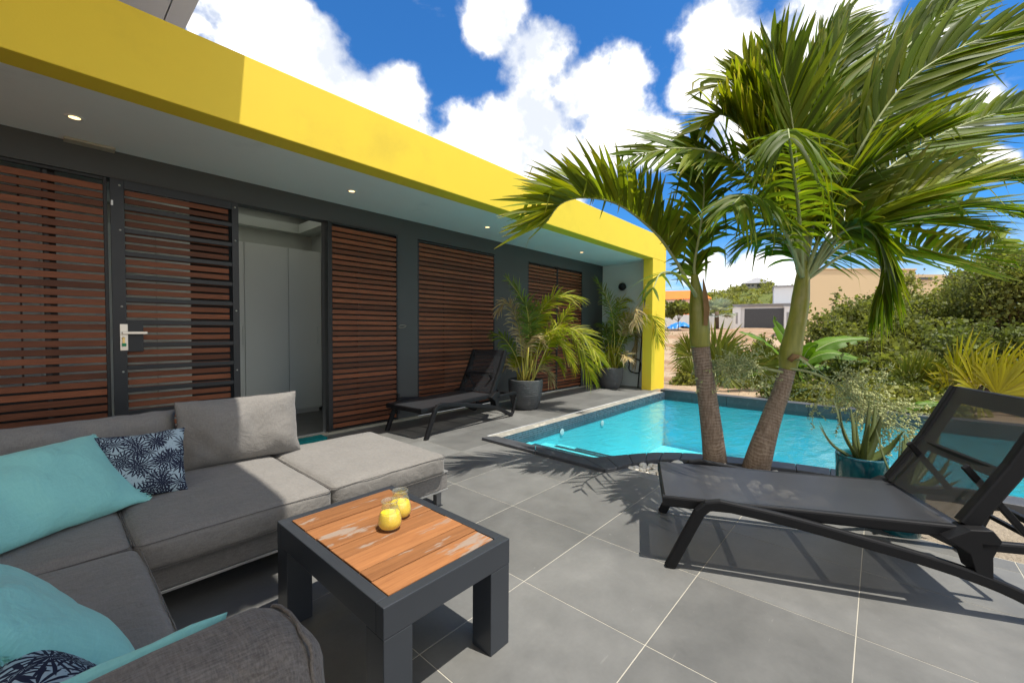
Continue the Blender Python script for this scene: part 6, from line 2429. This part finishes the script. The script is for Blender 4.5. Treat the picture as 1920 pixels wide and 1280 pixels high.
def build_far():
    # white boundary wall with posts
    f = Facade(54, 1300)
    xa, xb = f.x(1225), f.x(1376)
    Wl = thing('boundary_wall', tuple(f.p((xa + xb) / 2, 0, 1.4)), 'long white boundary wall across the sandy ground', 'wall')
    mb = MB()
    f.box(mb, xa, xb, 0, 0.2, 1.0, f.z(1310, 590))
    mb.build('wall', 'white_wall', Wl)
    for k in range(5):
        mb = MB()
        x = xa + (xb - xa) * k / 4
        f.box(mb, x - 0.15, x + 0.15, -0.05, 0.25, 1.0, f.z(1310, 590) + 0.14)
        mb.build('pillar', 'white_wall', Wl)
    # blue tarp
    tp = at(1275, 606, 50)
    mb = MB()
    vs, fs = [], []
    for i in range(17):
        for j in range(11):
            a, b = i / 16 * 2 - 1, j / 10 * 2 - 1
            h = max(0, 1 - a * a * 0.9 - b * b * 0.8)
            p = tp + cR * (a * 1.5) + FH * (b * 1.2)
            z = terrain_z(p.x, p.y) + 0.02 + 0.85 * h ** 0.7 * (0.7 + 0.5 * noise.noise((a * 3, b * 3, 2))) + 0.12 * noise.noise((a * 8, b * 8, 1)) * h
            vs.append((p.x, p.y, z))
    for i in range(16):
        for j in range(10):
            q = i * 11 + j
            fs.append((q, q + 11, q + 12, q + 1))
    mb.add(vs, fs, False)
    tag(mb.build('tarp', 'tarp_blue'), 'crumpled bright blue tarp heaped before the white boundary wall', 'tarp')
    # garage house
    f = Facade(58, 1425)
    G = thing('garage_house', tuple(f.p(f.x(1450), 2, 1.5)), 'low white and grey house with a dark ribbed garage door', 'house')
    zt, zb = f.z(1430, 570), 1.0
    mb = MB()
    f.box(mb, f.x(1376), f.x(1500), 0, 7, zb, zt - 0.35)
    mb.build('wall', 'white_house', G)
    mb = MB()
    f.box(mb, f.x(1374), f.x(1502), -0.35, 7.2, zt - 0.34, zt - 0.12)
    f.box(mb, f.x(1372), f.x(1504), -0.5, 7.3, zt - 0.119, zt)
    mb.build('roof', 'roof_grey', G)
    mb = MB()
    x0, x1 = f.x(1395), f.x(1468)
    f.box(mb, x0, x1, -0.06, -0.003, 1.3, f.z(1430, 578.5))
    n = 22
    for k in range(n):
        x = x0 + (x1 - x0) * (k + 0.2) / n
        f.box(mb, x, x + (x1 - x0) / n * 0.6, -0.10, -0.061, 1.35, f.z(1430, 579.5))
    mb.build('garage_door', 'garage_metal', G)
    for u0, u1 in ((1373, 1388), (1469, 1483)):
        mb = MB()
        f.box(mb, f.x(u0), f.x(u1), -0.55, -0.11, zb, f.z(1430, 577))
        f.box(mb, f.x(u0) - 0.1, f.x(u1) + 0.1, -0.65, -0.05, f.z(1430, 577), f.z(1430, 575.5))
        p = mb.build('pillar', 'white_house', G)
        mb = MB()
        c = (f.x(u0) + f.x(u1)) / 2
        f.box(mb, c - 0.16, c + 0.16, -0.58, -0.552, f.z(1430, 607), f.z(1430, 586))
        mb.build('slot_window', 'roof_grey', p)
    mb = MB()
    f.box(mb, f.x(1450), f.x(1502), 2.5, 9, zt + 0.005, f.z(1470, 537))
    up_ = mb.build('upper_storey', 'white_house', G)
    mb = MB()
    f.box(mb, f.x(1448), f.x(1504), 2.3, 9.2, f.z(1470, 537) + 0.002, f.z(1470, 534.5))
    mb.build('parapet', 'roof_grey', up_)
    # orange roofed house
    f = Facade(88, 1270)
    O = thing('orange_roof_house', tuple(f.p(f.x(1270), 4, 3)), 'distant cream house with an orange roof beside the yellow pillar', 'house')
    mb = MB()
    f.box(mb, f.x(1225), f.x(1330), 0, 9, 2.0, f.z(1270, 561))
    mb.build('wall', 'cream_house', O)
    mb = MB()
    z0 = f.z(1270, 561)
    f.hip(mb, f.x(1222), f.x(1333), -0.5, 9.5, z0 + 0.003, f.z(1270, 549) - z0 + 0.8, 2.0)
    mb.build('roof', 'roof_orange', O)
    mb = MB()
    f.box(mb, f.x(1268), f.x(1292), -1.4, -0.004, 2.4, f.z(1270, 572.5))
    f.hip(mb, f.x(1266), f.x(1294), -1.7, 0.2, f.z(1270, 572.4), 0.4, 0.6)
    mb.build('porch_roof', 'roof_orange', O)
    for u in (1244, 1267, 1281):
        mb = MB()
        f.box(mb, f.x(u - 3.4), f.x(u + 3.4), -0.03, -0.003, f.z(1270, 569), f.z(1270, 563.5))
        w = mb.build('window', 'window_dark', O)
        mb = MB()
        f.box(mb, f.x(u - 3.9), f.x(u + 3.9), -0.05, -0.031, f.z(1270, 569.6), f.z(1270, 569.05))
        mb.build('sill', 'white_house', w)
    # unfinished house on the hill
    f = Facade(128, 1417)
    x0, x1 = f.x(1388), f.x(1447)
    z0, z1 = f.z(1415, 550), f.z(1415, 531.5)
    Hh = thing('hilltop_house', tuple(f.p((x0 + x1) / 2, 3, z0)), 'grey unfinished house with a hipped roof on top of the green hill', 'house')
    mb = MB()
    f.box(mb, x0 + 0.6, x1 - 0.6, 0, 9, z0 - 3, z1)
    mb.build('wall', 'grey_house', Hh)
    mb = MB()
    f.hip(mb, x0, x1, -1.0, 10, z1 + 0.003, f.z(1415, 523) - z1 + 0.9, 4.0)
    mb.build('roof', 'roof_grey', Hh)
    for u0, u1, v0, v1 in ((1390, 1394, 533.5, 538), (1399.5, 1404, 533.5, 536.5), (1417.5, 1427, 533, 538.5), (1429, 1439, 533, 538.5), (1407, 1411, 533.5, 536.5)):
        mb = MB()
        f.box(mb, f.x(u0), f.x(u1), -0.08, -0.004, f.z(1415, v1), f.z(1415, v0))
        mb.build('window', 'window_dark', Hh)
    mb = MB()
    for u in (1441, 1446):
        f.box(mb, f.x(u) - 0.15, f.x(u) + 0.15, -0.9, -0.6, z0 - 2, z1)
    mb.build('porch_post', 'grey_house', Hh)
    f2 = Facade(150, 1350)
    R2 = thing('ridge_house', tuple(f2.p(f2.x(1350), 3, 8)), 'low grey roofed house on the ridge left of the hilltop house', 'house')
    mb = MB()
    f2.box(mb, f2.x(1338), f2.x(1368), 0, 8, f2.z(1350, 570), f2.z(1350, 550))
    mb.build('wall', 'grey_house', R2)
    mb = MB()
    f2.hip(mb, f2.x(1333), f2.x(1374), -0.6, 8.6, f2.z(1350, 549.9), 1.2, 3)
    mb.build('roof', 'roof_grey', R2)
    # large beige building
    f = Facade(30)
    Bg = thing('beige_building', tuple(f.p(f.x(1640), 3, 0.6)), 'large plain beige building rising behind the green thicket', 'building')
    zt = f.z(1560, 506)
    mb = MB()
    x0, x1, k8 = f.x(1492), f.x(1712), 38.5 / 30
    vs = [f.p(x, y, z) for z in (0, zt) for x, y in ((x0, 0), (x1, 0), (x1, 8), (x0 * k8, 8))]
    mb.add(vs, [(4, 5, 6, 7), (0, 1, 5, 4), (1, 2, 6, 5), (2, 3, 7, 6), (3, 0, 4, 7)])
    f.box(mb, f.x(1712) + 0.002, f.x(1777), 0.3, 8, 0, f.z(1740, 514))
    mb.build('wall', 'beige_house', Bg)
    mb = MB()
    f.box(mb, f.x(1777) + 0.004, f.x(1850), 0.5, 8, 0, f.z(1800, 536.5))
    mb.build('annex_wall', 'beige_house', Bg)
    mb = MB()
    f.box(mb, x0 - 0.05, x1 + 0.05, -0.06, 0.22, zt + 0.002, zt + 0.10)
    mb.build('parapet', 'beige_house', Bg, bevel=0.01)
    mb = MB()
    f.box(mb, f.x(1726), f.x(1752), 0.24, 0.297, f.z(1740, 524), f.z(1740, 519.5))
    mb.build('window', 'window_dark', Bg)
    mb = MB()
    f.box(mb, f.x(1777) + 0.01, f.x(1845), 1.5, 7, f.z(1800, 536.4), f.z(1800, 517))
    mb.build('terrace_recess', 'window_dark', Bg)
    mb = MB()
    f.box(mb, f.x(1776), f.x(1850), 0.9, 7.2, f.z(1800, 516.9), f.z(1800, 513.5))
    mb.build('roof', 'roof_grey', Bg)
    # scrub on the hill: reads as one mass
    rg = np.random.default_rng(5)
    cl = []
    while len(cl) < 420:
        x, y = rg.uniform(96, 178), rg.uniform(-20, 90)
        z = terrain_z(x, y)
        if z < 2.4:
            continue
        r = rg.uniform(0.7, 2.0)
        cl.append(((x, y, z + r * 0.3), (r, r, r * 0.7)))
    o = leaf_cloud('hill_scrub', None, cl, 26000, 0.75, 'shrub_leaf_light', 6)
    tag(o, 'green scrub covering the hillside below the hilltop house', None, None, 'stuff')


build_garden()
build_far()
